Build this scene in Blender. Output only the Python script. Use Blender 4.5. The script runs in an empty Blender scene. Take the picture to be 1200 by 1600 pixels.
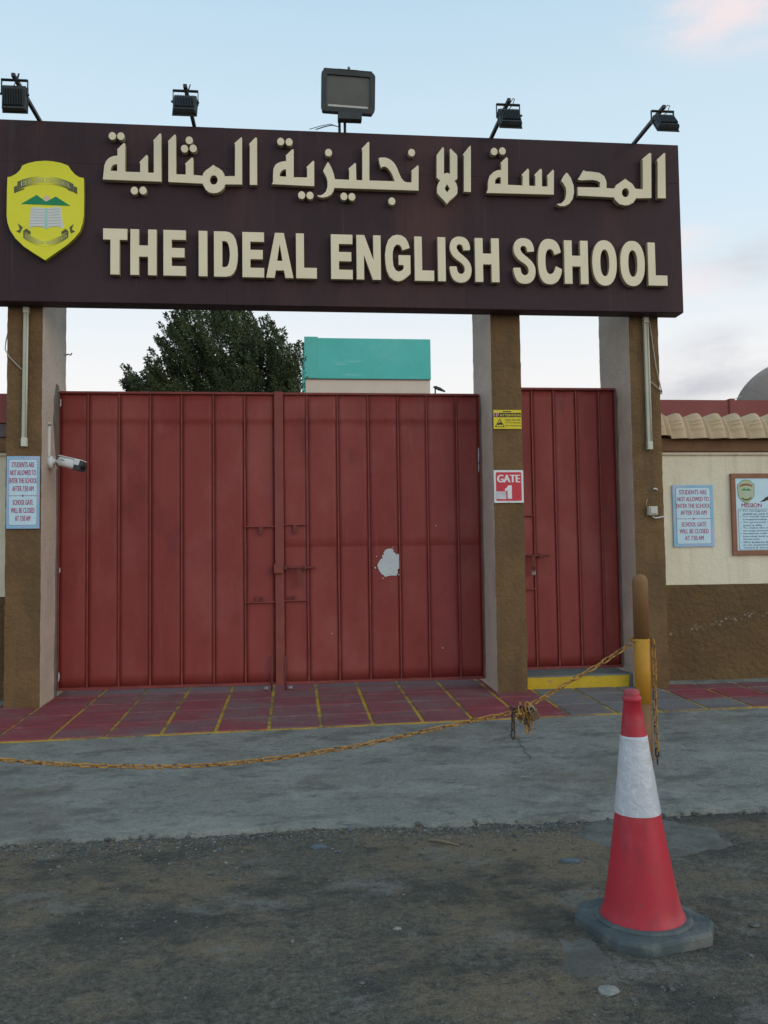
import bpy, bmesh, math, random
from mathutils import Vector, Matrix, noise, Euler
random.seed(11)
scene = bpy.context.scene
COL = scene.collection
R = math.radians

# ------------------------------------------------------------------ camera
cam_d = bpy.data.cameras.new('camera')
cam = bpy.data.objects.new('camera', cam_d)
COL.objects.link(cam)
cam_d.sensor_fit = 'VERTICAL'
cam_d.sensor_height = 36.0
cam_d.lens = 1340 / 1600 * 36.0
cam_d.clip_start = 0.05
cam_d.clip_end = 2000
YAW, PITCH, ROLL = R(6.03), R(3.09), R(-0.786)
_f = Vector((math.sin(YAW) * math.cos(PITCH), math.cos(YAW) * math.cos(PITCH), math.sin(PITCH)))
_r = Vector((math.cos(YAW), -math.sin(YAW), 0))
_u = _r.cross(_f)
_c, _s = math.cos(ROLL), math.sin(ROLL)
_rt, _up = _c * _r + _s * _u, -_s * _r + _c * _u
_m = Matrix((_rt, _up, -_f)).transposed().to_4x4()
_m.translation = Vector((0, 0, 1.6))
cam.matrix_world = _m
scene.camera = cam

# ------------------------------------------------------------------ sky, sun, exposure
SUN_EL, SUN_AZ = R(14), R(132)          # low sun behind the photographer
SKY_STRENGTH = 0.10
world = bpy.data.worlds.new('World')
scene.world = world
world.use_nodes = True
wn, wl = world.node_tree.nodes, world.node_tree.links
wn.clear()
w_out = wn.new('ShaderNodeOutputWorld')
w_bg = wn.new('ShaderNodeBackground')
w_bg.inputs['Strength'].default_value = SKY_STRENGTH
sky = wn.new('ShaderNodeTexSky')
sky.sky_type = 'NISHITA'
sky.sun_disc = False
sky.sun_elevation = SUN_EL
sky.sun_rotation = SUN_AZ
sky.air_density = 1.0
sky.dust_density = 1.5
tc = wn.new('ShaderNodeTexCoord')
sep = wn.new('ShaderNodeSeparateXYZ')
wl.new(tc.outputs['Generated'], sep.inputs[0])
# thin high haze that whitens the sky towards the horizon, all the way round
ramp = wn.new('ShaderNodeValToRGB')
ramp.color_ramp.interpolation = 'EASE'
e = ramp.color_ramp.elements
e[0].position = 0.0; e[0].color = (0.96, 0.96, 0.96, 1)
e[1].position = 0.95; e[1].color = (0.7, 0.7, 0.7, 1)
wl.new(sep.outputs['Z'], ramp.inputs[0])
hz = wn.new('ShaderNodeValToRGB')
hz.color_ramp.interpolation = 'EASE'
e = hz.color_ramp.elements
e[0].position = 0.16; e[0].color = (10.0, 9.8, 9.7, 1)
e[1].position = 0.75; e[1].color = (4.7, 7.6, 10.0, 1)
em = e.new(0.40); em.color = (7.3, 9.1, 10.3, 1)
wl.new(sep.outputs['Z'], hz.inputs[0])
mix1 = wn.new('ShaderNodeMix'); mix1.data_type = 'RGBA'
wl.new(ramp.outputs[0], mix1.inputs[0])
wl.new(sky.outputs[0], mix1.inputs[6])
wl.new(hz.outputs[0], mix1.inputs[7])
# thin wisps of cloud: a ragged noise veil, denser in a few banks (direction, size, colour)
cn = wn.new('ShaderNodeTexNoise')
cn.inputs['Scale'].default_value = 5.0
cn.inputs['Detail'].default_value = 8
cn.inputs['Roughness'].default_value = 0.6
mp = wn.new('ShaderNodeMapping')
mp.inputs['Scale'].default_value = (1.6, 1.6, 4.2)
wl.new(tc.outputs['Generated'], mp.inputs[0])
wl.new(mp.outputs[0], cn.inputs['Vector'])
nr = wn.new('ShaderNodeMapRange')
nr.inputs[1].default_value = 0.36; nr.inputs[2].default_value = 0.66
wl.new(cn.outputs['Fac'], nr.inputs[0])
col = mix1.outputs[2]
PINK, GREY = (10.2, 8.2, 8.0), (6.0, 6.1, 6.6)
BANKS = [((0.387, 0.762, 0.520), .085, PINK, .7), ((0.442, 0.738, 0.510), .13, PINK, .65), ((0.415, 0.848, 0.330), .06, PINK, .6),
         ((0.428, 0.856, 0.291), .07, PINK, .55), ((0.481, 0.822, 0.305), .10, GREY, .55), ((0.426, 0.886, 0.182), .085, GREY, .95),
         ((0.452, 0.864, 0.221), .09, GREY, .6), ((0.476, 0.858, 0.192), .08, GREY, .7), ((-0.62, 0.60, 0.50), .30, PINK, .5),
         ((0.75, -0.45, 0.48), .35, PINK, .5), ((-0.5, -0.75, 0.42), .35, GREY, .4), ((0.80, 0.45, 0.40), .25, PINK, .5)]
for cdir, size, ccol, amt in BANKS:
    cdir = Vector(cdir).normalized()
    m3 = wn.new('ShaderNodeMapping'); m3.vector_type = 'POINT'
    m3.inputs['Scale'].default_value = (1, 1, 2.6)
    m3.inputs['Location'].default_value = (-cdir.x, -cdir.y, -cdir.z * 2.6)
    wl.new(tc.outputs['Generated'], m3.inputs[0])
    ln = wn.new('ShaderNodeVectorMath'); ln.operation = 'LENGTH'
    wl.new(m3.outputs[0], ln.inputs[0])
    rr = wn.new('ShaderNodeMapRange'); rr.interpolation_type = 'SMOOTHSTEP'
    rr.inputs[1].default_value = size; rr.inputs[2].default_value = size * .1
    rr.inputs[3].default_value = 0; rr.inputs[4].default_value = amt
    wl.new(ln.outputs['Value'], rr.inputs[0])
    mm = wn.new('ShaderNodeMath'); mm.operation = 'MULTIPLY'
    wl.new(rr.outputs[0], mm.inputs[0]); wl.new(nr.outputs[0], mm.inputs[1])
    mx_ = wn.new('ShaderNodeMix'); mx_.data_type = 'RGBA'
    wl.new(mm.outputs[0], mx_.inputs[0]); wl.new(col, mx_.inputs[6])
    mx_.inputs[7].default_value = (*ccol, 1)
    col = mx_.outputs[2]
wl.new(col, w_bg.inputs['Color'])
wl.new(w_bg.outputs[0], w_out.inputs[0])

sun_d = bpy.data.lights.new('sun', 'SUN')
sun_d.energy = 0.80
sun_d.angle = R(50)
sun_d.color = (1.0, 0.87, 0.72)
sun = bpy.data.objects.new('sun', sun_d)
COL.objects.link(sun)
_sd = Vector((math.sin(SUN_AZ) * math.cos(SUN_EL), math.cos(SUN_AZ) * math.cos(SUN_EL), math.sin(SUN_EL)))
sun.rotation_euler = (-_sd).to_track_quat('-Z', 'Y').to_euler()
sun.location = (0, -20, 12)

vs = scene.view_settings
vs.view_transform = 'Standard'
vs.look = 'None'
vs.gamma = 1.0
vs.use_curve_mapping = False
vs.exposure = 0.0

# outlines in metres on the sign board and gate
ARABIC=[[[[-1.828,5.333],[-1.82,5.419],[-1.814,5.475],[-1.799,5.517],[-1.773,5.55],[-1.733,5.572],[-1.69,5.579],[-1.69,5.632],[-1.694,5.639],[-1.634,5.704],[-1.624,5.709],[-1.614,5.698],[-1.614,5.419],[-1.472,5.42],[-1.472,5.508],[-1.48,5.519],[-1.419,5.589],[-1.408,5.597],[-1.397,5.585],[-1.397,5.417],[-1.341,5.419],[-1.342,5.729],[-1.347,5.743],[-1.288,5.813],[-1.277,5.82],[-1.269,5.809],[-1.266,5.329]],[[-1.753,5.424],[-1.75,5.449],[-1.737,5.475],[-1.716,5.488],[-1.692,5.489],[-1.692,5.423]]],[[[-1.201,5.329],[-1.201,5.735],[-1.205,5.742],[-1.146,5.807],[-1.135,5.813],[-1.126,5.801],[-1.125,5.411],[-1.033,5.411],[-1.033,5.509],[-1.039,5.519],[-0.979,5.581],[-0.968,5.587],[-0.958,5.575],[-0.958,5.41],[-0.869,5.404],[-0.861,5.431],[-0.838,5.46],[-0.797,5.49],[-0.77,5.514],[-0.759,5.518],[-0.747,5.505],[-0.709,5.486],[-0.675,5.459],[-0.655,5.424],[-0.653,5.407],[-0.553,5.411],[-0.551,5.731],[-0.557,5.745],[-0.497,5.804],[-0.486,5.812],[-0.481,5.798],[-0.482,5.327],[-0.647,5.322],[-0.662,5.283],[-0.69,5.254],[-0.724,5.235],[-0.764,5.229],[-0.805,5.237],[-0.838,5.263],[-0.861,5.305],[-0.869,5.323]],[[-0.722,5.366],[-0.724,5.351],[-0.729,5.338],[-0.738,5.328],[-0.748,5.321],[-0.76,5.318],[-0.772,5.32],[-0.782,5.326],[-0.79,5.336],[-0.796,5.349],[-0.798,5.363],[-0.796,5.377],[-0.79,5.391],[-0.782,5.401],[-0.771,5.408],[-0.76,5.411],[-0.748,5.409],[-0.737,5.403],[-0.729,5.393],[-0.724,5.38]]],[[[-0.408,5.327],[-0.406,5.73],[-0.413,5.744],[-0.353,5.81],[-0.341,5.816],[-0.333,5.803],[-0.334,5.328]]],[[[-0.193,5.341],[-0.179,5.362],[-0.177,5.462],[-0.172,5.504],[-0.151,5.545],[-0.109,5.57],[-0.075,5.58],[-0.047,5.583],[-0.047,5.629],[-0.051,5.639],[0.012,5.703],[0.023,5.71],[0.031,5.696],[0.029,5.42],[0.161,5.422],[0.162,5.516],[0.155,5.527],[0.216,5.589],[0.227,5.599],[0.235,5.587],[0.233,5.333]],[[-0.11,5.426],[-0.107,5.457],[-0.089,5.482],[-0.069,5.494],[-0.048,5.496],[-0.048,5.423]]],[[[0.26,5.246],[0.289,5.241],[0.323,5.257],[0.349,5.287],[0.363,5.331],[0.366,5.381],[0.356,5.43],[0.337,5.465],[0.323,5.49],[0.326,5.507],[0.361,5.573],[0.371,5.588],[0.382,5.578],[0.41,5.525],[0.43,5.468],[0.441,5.414],[0.583,5.413],[0.584,5.516],[0.576,5.526],[0.637,5.583],[0.647,5.59],[0.655,5.579],[0.657,5.413],[0.716,5.412],[0.72,5.722],[0.713,5.739],[0.774,5.806],[0.787,5.815],[0.793,5.804],[0.789,5.412],[1.044,5.413],[1.027,5.467],[1.006,5.509],[0.978,5.544],[0.95,5.561],[0.926,5.557],[0.908,5.546],[0.895,5.585],[0.885,5.645],[0.902,5.654],[0.951,5.656],[0.994,5.643],[1.029,5.618],[1.057,5.583],[1.077,5.541],[1.098,5.484],[1.118,5.441],[1.146,5.414],[1.174,5.406],[1.218,5.407],[1.22,5.517],[1.216,5.527],[1.277,5.581],[1.287,5.588],[1.294,5.577],[1.289,5.322],[0.435,5.323],[0.424,5.29],[0.4,5.253],[0.365,5.231],[0.323,5.22],[0.288,5.222],[0.268,5.232]]],[[[1.48,5.68],[1.48,5.698],[1.538,5.78],[1.552,5.785],[1.558,5.77],[1.554,5.507],[1.586,5.519],[1.615,5.509],[1.618,5.692],[1.617,5.765],[1.626,5.774],[1.691,5.71],[1.695,5.694],[1.691,5.459],[1.661,5.437],[1.681,5.408],[1.691,5.363],[1.688,5.306],[1.653,5.266],[1.607,5.228],[1.577,5.191],[1.547,5.228],[1.513,5.262],[1.48,5.299],[1.477,5.356],[1.489,5.402],[1.51,5.434],[1.476,5.465]],[[1.583,5.398],[1.61,5.353],[1.582,5.316],[1.558,5.352]]],[[[1.756,5.326],[1.763,5.697],[1.752,5.715],[1.815,5.798],[1.832,5.814],[1.838,5.796],[1.829,5.324]]],[[[1.988,5.32],[2.007,5.362],[2.009,5.442],[2.026,5.5],[2.068,5.543],[2.114,5.565],[2.149,5.568],[2.15,5.626],[2.143,5.642],[2.209,5.706],[2.223,5.691],[2.217,5.414],[2.37,5.412],[2.373,5.507],[2.361,5.523],[2.43,5.594],[2.443,5.579],[2.44,5.412],[2.504,5.41],[2.507,5.511],[2.495,5.527],[2.564,5.597],[2.58,5.583],[2.576,5.408],[2.634,5.41],[2.636,5.504],[2.627,5.52],[2.696,5.592],[2.707,5.578],[2.699,5.324]],[[2.082,5.421],[2.087,5.463],[2.113,5.487],[2.143,5.49],[2.141,5.421]]],[[[2.724,5.228],[2.775,5.236],[2.816,5.277],[2.832,5.342],[2.828,5.4],[2.804,5.445],[2.781,5.474],[2.806,5.526],[2.837,5.562],[2.851,5.558],[2.887,5.506],[2.913,5.426],[2.916,5.356],[2.9,5.286],[2.861,5.232],[2.809,5.207],[2.758,5.206]]],[[[2.952,5.323],[2.955,5.415],[3.193,5.418],[3.195,5.47],[3.167,5.487],[3.121,5.495],[2.992,5.486],[2.957,5.494],[3.005,5.568],[3.025,5.599],[3.041,5.585],[3.111,5.583],[3.193,5.574],[3.244,5.541],[3.266,5.484],[3.266,5.414],[3.349,5.412],[3.366,5.447],[3.402,5.472],[3.45,5.506],[3.47,5.521],[3.493,5.503],[3.544,5.47],[3.578,5.417],[3.656,5.415],[3.665,5.715],[3.656,5.735],[3.744,5.809],[3.761,5.798],[3.748,5.322],[3.582,5.314],[3.55,5.267],[3.501,5.24],[3.454,5.234],[3.396,5.248],[3.354,5.289],[3.341,5.316]],[[3.505,5.373],[3.503,5.358],[3.497,5.345],[3.489,5.334],[3.478,5.327],[3.466,5.325],[3.455,5.327],[3.444,5.333],[3.436,5.343],[3.431,5.356],[3.43,5.37],[3.432,5.385],[3.438,5.398],[3.447,5.408],[3.457,5.415],[3.469,5.418],[3.481,5.416],[3.491,5.41],[3.499,5.4],[3.504,5.387]]],[[[3.815,5.322],[3.827,5.709],[3.816,5.734],[3.895,5.808],[3.914,5.813],[3.905,5.324]]]]
DOTS=[[-1.739,5.774],[-1.658,5.775],[-1.527,5.233],[-1.444,5.237],[-0.998,5.759],[-1.044,5.672],[-0.96,5.678],[-0.098,5.781],[-0.015,5.779],[0.106,5.239],[0.189,5.238],[0.379,5.685],[0.529,5.239],[0.609,5.237],[1.014,5.205],[1.223,5.716],[2.08,5.759],[2.167,5.767]]
GLYPH_S=[[0.952,0.707],[0.937,0.804],[0.884,0.885],[0.778,0.957],[0.619,0.992],[0.46,1.0],[0.302,0.987],[0.159,0.944],[0.063,0.875],[0.021,0.778],[0.042,0.689],[0.106,0.612],[0.222,0.536],[0.381,0.477],[0.54,0.426],[0.646,0.37],[0.688,0.306],[0.672,0.242],[0.603,0.204],[0.513,0.191],[0.434,0.204],[0.37,0.242],[0.339,0.306],[0.328,0.355],[0.0,0.349],[0.016,0.255],[0.069,0.153],[0.169,0.064],[0.302,0.018],[0.487,0.0],[0.672,0.013],[0.831,0.059],[0.937,0.128],[0.995,0.23],[1.0,0.319],[0.952,0.408],[0.857,0.485],[0.725,0.548],[0.566,0.612],[0.434,0.663],[0.354,0.727],[0.339,0.778],[0.381,0.816],[0.476,0.829],[0.566,0.814],[0.619,0.765],[0.635,0.696]]
GLYPH_C=[[0.966,0.701],[0.917,0.818],[0.82,0.917],[0.673,0.979],[0.478,1.0],[0.283,0.982],[0.137,0.909],[0.039,0.779],[0.0,0.61],[0.0,0.416],[0.039,0.234],[0.137,0.091],[0.283,0.021],[0.478,0.0],[0.673,0.021],[0.844,0.091],[0.951,0.208],[1.0,0.338],[0.732,0.408],[0.698,0.325],[0.639,0.265],[0.551,0.234],[0.478,0.229],[0.395,0.255],[0.341,0.325],[0.317,0.429],[0.317,0.558],[0.341,0.675],[0.405,0.748],[0.493,0.774],[0.59,0.758],[0.649,0.714],[0.688,0.644]]
GLYPH_G=[[0.984,0.72],[0.918,0.839],[0.82,0.935],[0.656,0.988],[0.481,1.0],[0.301,0.973],[0.137,0.884],[0.044,0.75],[0.0,0.571],[0.011,0.393],[0.055,0.229],[0.164,0.095],[0.328,0.021],[0.519,0.0],[0.683,0.03],[0.847,0.095],[1.0,0.17],[1.0,0.565],[0.53,0.565],[0.53,0.354],[0.721,0.348],[0.721,0.274],[0.628,0.229],[0.519,0.214],[0.41,0.244],[0.328,0.333],[0.301,0.482],[0.311,0.631],[0.366,0.735],[0.464,0.786],[0.574,0.78],[0.645,0.735],[0.683,0.667]]
CREST={"OUT":[[-2.728,5.332],[-2.693,5.34],[-2.645,5.369],[-2.61,5.408],[-2.589,5.454],[-2.535,5.478],[-2.463,5.498],[-2.375,5.508],[-2.303,5.504],[-2.222,5.49],[-2.158,5.466],[-2.133,5.425],[-2.093,5.379],[-2.052,5.355],[-2.01,5.348],[-2.006,5.178],[-2.008,4.974],[-2.018,4.897],[-2.045,4.812],[-2.097,4.743],[-2.169,4.673],[-2.265,4.6],[-2.368,4.521],[-2.472,4.586],[-2.567,4.651],[-2.647,4.729],[-2.699,4.811],[-2.724,4.886],[-2.732,4.953],[-2.731,5.205]],"BAN_TOP":[[-2.632,5.289],[-2.589,5.309],[-2.545,5.326],[-2.501,5.339],[-2.457,5.348],[-2.414,5.353],[-2.37,5.354],[-2.326,5.352],[-2.282,5.346],[-2.238,5.336],[-2.194,5.322],[-2.151,5.305],[-2.107,5.283]],"BAN_BOT":[[-2.632,5.211],[-2.588,5.23],[-2.544,5.246],[-2.501,5.259],[-2.457,5.267],[-2.413,5.273],[-2.369,5.275],[-2.325,5.273],[-2.282,5.268],[-2.238,5.259],[-2.194,5.247],[-2.15,5.232],[-2.106,5.213]],"TAIL1":[[-2.664,5.237],[-2.636,5.251],[-2.633,5.209],[-2.568,5.229],[-2.566,5.218],[-2.632,5.188],[-2.663,5.174]],"TAIL2":[[-2.104,5.264],[-2.072,5.25],[-2.071,5.182],[-2.101,5.2],[-2.156,5.22],[-2.168,5.234],[-2.104,5.221]],"HILLS":[[-2.599,5.07],[-2.451,5.164],[-2.364,5.099],[-2.272,5.154],[-2.135,5.065]],"SUN":[[-2.33,5.134],[-2.332,5.122],[-2.338,5.112],[-2.348,5.105],[-2.36,5.102],[-2.372,5.104],[-2.381,5.11],[-2.388,5.12],[-2.39,5.132],[-2.388,5.143],[-2.382,5.154],[-2.372,5.16],[-2.36,5.163],[-2.349,5.161],[-2.339,5.155],[-2.332,5.145]],"BOOK":[[-2.503,5.037],[-2.475,5.043],[-2.427,5.042],[-2.363,5.033],[-2.3,5.046],[-2.251,5.051],[-2.226,5.048],[-2.198,4.837],[-2.234,4.851],[-2.282,4.856],[-2.326,4.848],[-2.362,4.829],[-2.402,4.849],[-2.442,4.856],[-2.482,4.849],[-2.521,4.833]],"SPINE":[[-2.375,5.034],[-2.351,5.035],[-2.348,4.842],[-2.362,4.829],[-2.376,4.841]],"LINES":[[[-2.501,5.023],[-2.381,5.022],[-2.381,5.018],[-2.5,5.019]],[[-2.503,4.995],[-2.381,4.994],[-2.381,4.99],[-2.503,4.991]],[[-2.505,4.967],[-2.38,4.966],[-2.38,4.962],[-2.505,4.963]],[[-2.507,4.939],[-2.38,4.939],[-2.38,4.934],[-2.507,4.935]],[[-2.509,4.911],[-2.38,4.911],[-2.38,4.907],[-2.509,4.907]],[[-2.511,4.883],[-2.38,4.883],[-2.38,4.879],[-2.511,4.879]],[[-2.513,4.856],[-2.38,4.855],[-2.38,4.851],[-2.513,4.851]],[[-2.346,5.023],[-2.231,5.033],[-2.231,5.029],[-2.346,5.019]],[[-2.346,4.995],[-2.229,5.005],[-2.229,5.001],[-2.346,4.991]],[[-2.345,4.967],[-2.226,4.978],[-2.226,4.973],[-2.345,4.963]],[[-2.345,4.94],[-2.224,4.95],[-2.224,4.946],[-2.345,4.935]],[[-2.345,4.912],[-2.221,4.922],[-2.221,4.918],[-2.345,4.908]],[[-2.345,4.884],[-2.218,4.894],[-2.218,4.89],[-2.345,4.88]],[[-2.345,4.856],[-2.216,4.866],[-2.216,4.862],[-2.345,4.852]]],"LOW_TOP":[[-2.575,4.804],[-2.54,4.779],[-2.505,4.758],[-2.47,4.742],[-2.435,4.731],[-2.4,4.725],[-2.365,4.723],[-2.33,4.726],[-2.295,4.734],[-2.259,4.747],[-2.224,4.764],[-2.188,4.786],[-2.152,4.813]],"LOW_BOT":[[-2.572,4.737],[-2.538,4.712],[-2.503,4.692],[-2.469,4.676],[-2.434,4.666],[-2.399,4.66],[-2.365,4.658],[-2.33,4.662],[-2.295,4.67],[-2.26,4.683],[-2.224,4.701],[-2.189,4.724],[-2.153,4.751]],"LT1":[[-2.625,4.878],[-2.578,4.841],[-2.604,4.784],[-2.642,4.8],[-2.607,4.818]],"LT2":[[-2.104,4.886],[-2.144,4.851],[-2.13,4.791],[-2.088,4.812],[-2.12,4.831]],"LK1":[[-2.545,4.83],[-2.505,4.799],[-2.506,4.767],[-2.575,4.804]],"LK2":[[-2.178,4.838],[-2.218,4.805],[-2.216,4.778],[-2.152,4.813]]}
CHIP=[[0.898,1.525],[0.914,1.56],[0.938,1.591],[0.957,1.602],[0.951,1.633],[0.973,1.641],[0.967,1.664],[0.987,1.69],[1.018,1.703],[1.058,1.705],[1.076,1.694],[1.077,1.663],[1.096,1.658],[1.104,1.639],[1.14,1.648],[1.142,1.544],[1.138,1.49],[1.117,1.474],[1.122,1.443],[1.101,1.409],[1.061,1.413],[1.006,1.406],[0.982,1.397],[0.97,1.414],[0.944,1.43],[0.921,1.462],[0.908,1.493]]

# ------------------------------------------------------------------ materials
def mat(name, c1, c2=None, scale=4.0, rough=0.8, bump=0.0, bscale=60.0, layers=(), metal=0.0,
        spec=0.4, stretch=(1, 1, 1), lo=0.35, hi=0.65, bumps=(), rvar=0.0, nrough=.62):
    """Noise-varied principled surface in world coordinates.
    layers: (colour, noise scale, stretch, low, high, amount) painted on top through a noise mask."""
    m = bpy.data.materials.new(name)
    m.use_nodes = True
    n, l = m.node_tree.nodes, m.node_tree.links
    p = n['Principled BSDF']
    p.inputs['Roughness'].default_value = rough
    p.inputs['Metallic'].default_value = metal
    p.inputs['Specular IOR Level'].default_value = spec
    geo = n.new('ShaderNodeNewGeometry')

    def noise_mask(sc, st, a, b, det=7, seed=0.0):
        mp = n.new('ShaderNodeMapping')
        mp.inputs['Scale'].default_value = st
        mp.inputs['Location'].default_value = (seed, seed * .7, seed * 1.3)
        l.new(geo.outputs['Position'], mp.inputs[0])
        t = n.new('ShaderNodeTexNoise')
        t.inputs['Scale'].default_value = sc
        t.inputs['Detail'].default_value = det
        t.inputs['Roughness'].default_value = nrough
        l.new(mp.outputs[0], t.inputs['Vector'])
        r = n.new('ShaderNodeMapRange')
        r.inputs[1].default_value = a
        r.inputs[2].default_value = b
        l.new(t.outputs['Fac'], r.inputs[0])
        return r.outputs[0]
    c2 = c2 or tuple(x * 0.8 for x in c1)
    mx = n.new('ShaderNodeMix'); mx.data_type = 'RGBA'
    mx.inputs[6].default_value = (*c1, 1)
    mx.inputs[7].default_value = (*c2, 1)
    base_mask = noise_mask(scale, stretch, lo, hi)
    l.new(base_mask, mx.inputs[0])
    col = mx.outputs[2]
    for i, (c, sc, st, a, b, amt) in enumerate(layers):
        mk = noise_mask(sc, st, a, b, 9, 3.1 + i * 5.7)
        mu = n.new('ShaderNodeMath'); mu.operation = 'MULTIPLY'
        mu.inputs[1].default_value = amt
        l.new(mk, mu.inputs[0])
        m2 = n.new('ShaderNodeMix'); m2.data_type = 'RGBA'
        l.new(mu.outputs[0], m2.inputs[0])
        l.new(col, m2.inputs[6])
        m2.inputs[7].default_value = (*c, 1)
        col = m2.outputs[2]
    l.new(col, p.inputs['Base Color'])
    if rvar:
        rr = n.new('ShaderNodeMapRange')
        rr.inputs[3].default_value = rough - rvar
        rr.inputs[4].default_value = rough + rvar
        l.new(base_mask, rr.inputs[0])
        l.new(rr.outputs[0], p.inputs['Roughness'])
    prev = None
    for sc, st, dist in ([(bscale, bump, 0.01)] if bump else []) + list(bumps):
        t = n.new('ShaderNodeTexNoise')
        t.inputs['Scale'].default_value = sc
        t.inputs['Detail'].default_value = 5
        l.new(geo.outputs['Position'], t.inputs['Vector'])
        b = n.new('ShaderNodeBump')
        b.inputs['Strength'].default_value = st
        b.inputs['Distance'].default_value = dist
        l.new(t.outputs['Fac'], b.inputs['Height'])
        if prev:
            l.new(prev, b.inputs['Normal'])
        prev = b.outputs[0]
    if prev:
        l.new(prev, p.inputs['Normal'])
    return m


def flat(name, c, rough=0.6, spec=0.3):
    return mat(name, c, tuple(x * 0.93 for x in c), scale=9, rough=rough, spec=spec)


M = {}
M['brown'] = mat('brown_stucco', (.200, .118, .052), (.150, .088, .038), 3, .92, .9, 70,
                 [((.27, .18, .10), 9, (1, 1, 1), .58, .75, .35), ((.10, .065, .035), 2.2, (1, 1, .4), .52, .72, .55), ((.105, .07, .04), 8, (1, 1, .09), .55, .68, .45), ((.31, .22, .14), 20, (1, 1, 1), .64, .72, .45)], bumps=[(22, .8, .02)])
M['brown_low'] = mat('brown_wall_stucco', (.165, .098, .040), (.115, .070, .030), 1.6, .94, .9, 60,
                     [((.085, .06, .036), 1.3, (1, 1, 1.6), .5, .75, .7), ((.24, .17, .10), 10, (1, 1, 1), .6, .75, .4)], bumps=[(18, 1.0, .03)])
M['terracotta'] = mat('brown_beam_paint', (.22, .115, .058), (.16, .085, .045), 5, .9, .5, 50,
                      [((.32, .20, .12), 8, (1, 1, 1), .58, .75, .5)])
M['cream_side'] = mat('cream_side_stucco', (.56, .47, .39), (.49, .41, .34), 4, .92, .8, 75,
                      [((.33, .30, .27), 1.1, (1, 1, .5), .52, .72, .6), ((.62, .55, .48), 7, (1, 1, 1), .6, .8, .4)], bumps=[(26, .6, .015)])
M['cream'] = mat('cream_wall_paint', (.80, .73, .56), (.73, .66, .50), 2.5, .9, .5, 55,
                 [((.45, .41, .33), 2, (1, 1, .5), .58, .85, .5), ((.50, .43, .32), 5, (1, 1, .10), .53, .68, .45), ((.36, .33, .27), 26, (1, 1, 1), .68, .74, .5)], bumps=[(14, .35, .02)])
M['red_gate'] = mat('red_gate_paint', (.275, .050, .043), (.228, .038, .034), 1.6, .55, .08, 140,
                    [((.325, .100, .085), 1.3, (1, 1, .8), .50, .70, .55), ((.115, .024, .022), 2.6, (1, 1, .5), .57, .75, .55),
                     ((.30, .10, .075), 6, (3, 1, .25), .60, .72, .35), ((.09, .03, .022), 12, (3.5, 1, .12), .64, .74, .5),
                     ((.36, .16, .13), 34, (1, 1, 1), .67, .73, .5)], spec=.3, stretch=(1, 1, .5), rvar=.08, bumps=[(3.0, .2, .02)])
M['red_rib'] = mat('red_rib_paint', (.265, .054, .045), (.19, .037, .032), 6, .55, .1, 120,
                   [((.36, .14, .11), 16, (1, 1, .2), .62, .75, .5)], spec=.35)
M['seam_bar'] = mat('brownish_red_bar_paint', (.245, .058, .046), (.205, .047, .038), 5, .6, .1, 120,
                    [((.26, .12, .09), 9, (1, 1, .2), .55, .75, .5)])
M['rust'] = mat('rusty_latch_paint', (.19, .046, .038), (.12, .034, .027), 30, .75, .2, 200)
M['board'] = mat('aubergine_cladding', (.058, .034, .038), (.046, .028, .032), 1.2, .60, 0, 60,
                 [((.120, .052, .048), .9, (1.6, 1, .35), .50, .72, .6), ((.034, .021, .022), 6, (3, 1, .12), .55, .8, .4),  # reddish first layer: drip streaks and a pinkish reflection painted into the colour
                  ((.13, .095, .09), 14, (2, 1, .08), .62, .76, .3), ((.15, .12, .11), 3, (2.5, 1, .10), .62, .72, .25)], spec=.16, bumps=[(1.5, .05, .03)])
M['board_core'] = mat('board_joint_sealant', (.17, .135, .13), (.12, .095, .095), 8, .8)
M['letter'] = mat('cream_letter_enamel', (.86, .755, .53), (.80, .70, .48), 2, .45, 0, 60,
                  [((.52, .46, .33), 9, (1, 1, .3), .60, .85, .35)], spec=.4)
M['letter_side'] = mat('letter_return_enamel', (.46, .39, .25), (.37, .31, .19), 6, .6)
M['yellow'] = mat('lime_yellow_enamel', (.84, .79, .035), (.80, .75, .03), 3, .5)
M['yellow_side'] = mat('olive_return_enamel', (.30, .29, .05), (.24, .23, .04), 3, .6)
M['olive'] = flat('olive_ribbon_print', (.115, .125, .045))
M['pale_print'] = flat('pale_yellow_print', (.55, .55, .22))
M['crest_tint'] = flat('pale_crest_print', (.50, .55, .36))
M['book_tint'] = flat('pale_book_print', (.48, .56, .44))
M['green_print'] = flat('green_print', (.02, .26, .11))
M['sun_print'] = flat('pale_pink_print', (.75, .58, .42))
M['page'] = flat('white_page_print', (.72, .74, .70))
M['aqua'] = flat('aqua_print', (.42, .66, .58))
M['ink'] = flat('grey_ink_print', (.22, .25, .24))
M['black'] = mat('black_powder_coat', (.030, .037, .039), (.045, .052, .053), 12, .6, .1, 200,
                 [((.07, .07, .065), 8, (1, 1, 1), .58, .8, .35)])
M['lamp_glass'] = mat('lamp_glass', (.115, .112, .095), (.095, .09, .078), 6, .22, spec=.35)
M['reflector'] = mat('lamp_reflector', (.62, .60, .54), (.5, .48, .42), 6, .4)
M['white'] = mat('white_plastic', (.74, .74, .72), (.68, .68, .66), 4, .45, 0, 60, [((.5, .48, .44), 12, (1, 1, .3), .62, .8, .4)])
M['tube'] = mat('aged_white_plastic', (.50, .49, .375), (.44, .43, .33), 4, .5, 0, 60, [((.36, .33, .26), 6, (1, 1, .2), .6, .85, .5)])
M['tube_glass'] = mat('aged_tube_cover', (.62, .61, .51), (.56, .55, .45), 5, .4)
M['grey_metal'] = mat('galvanised_metal', (.30, .31, .30), (.22, .23, .22), 9, .6, metal=.3)
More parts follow.
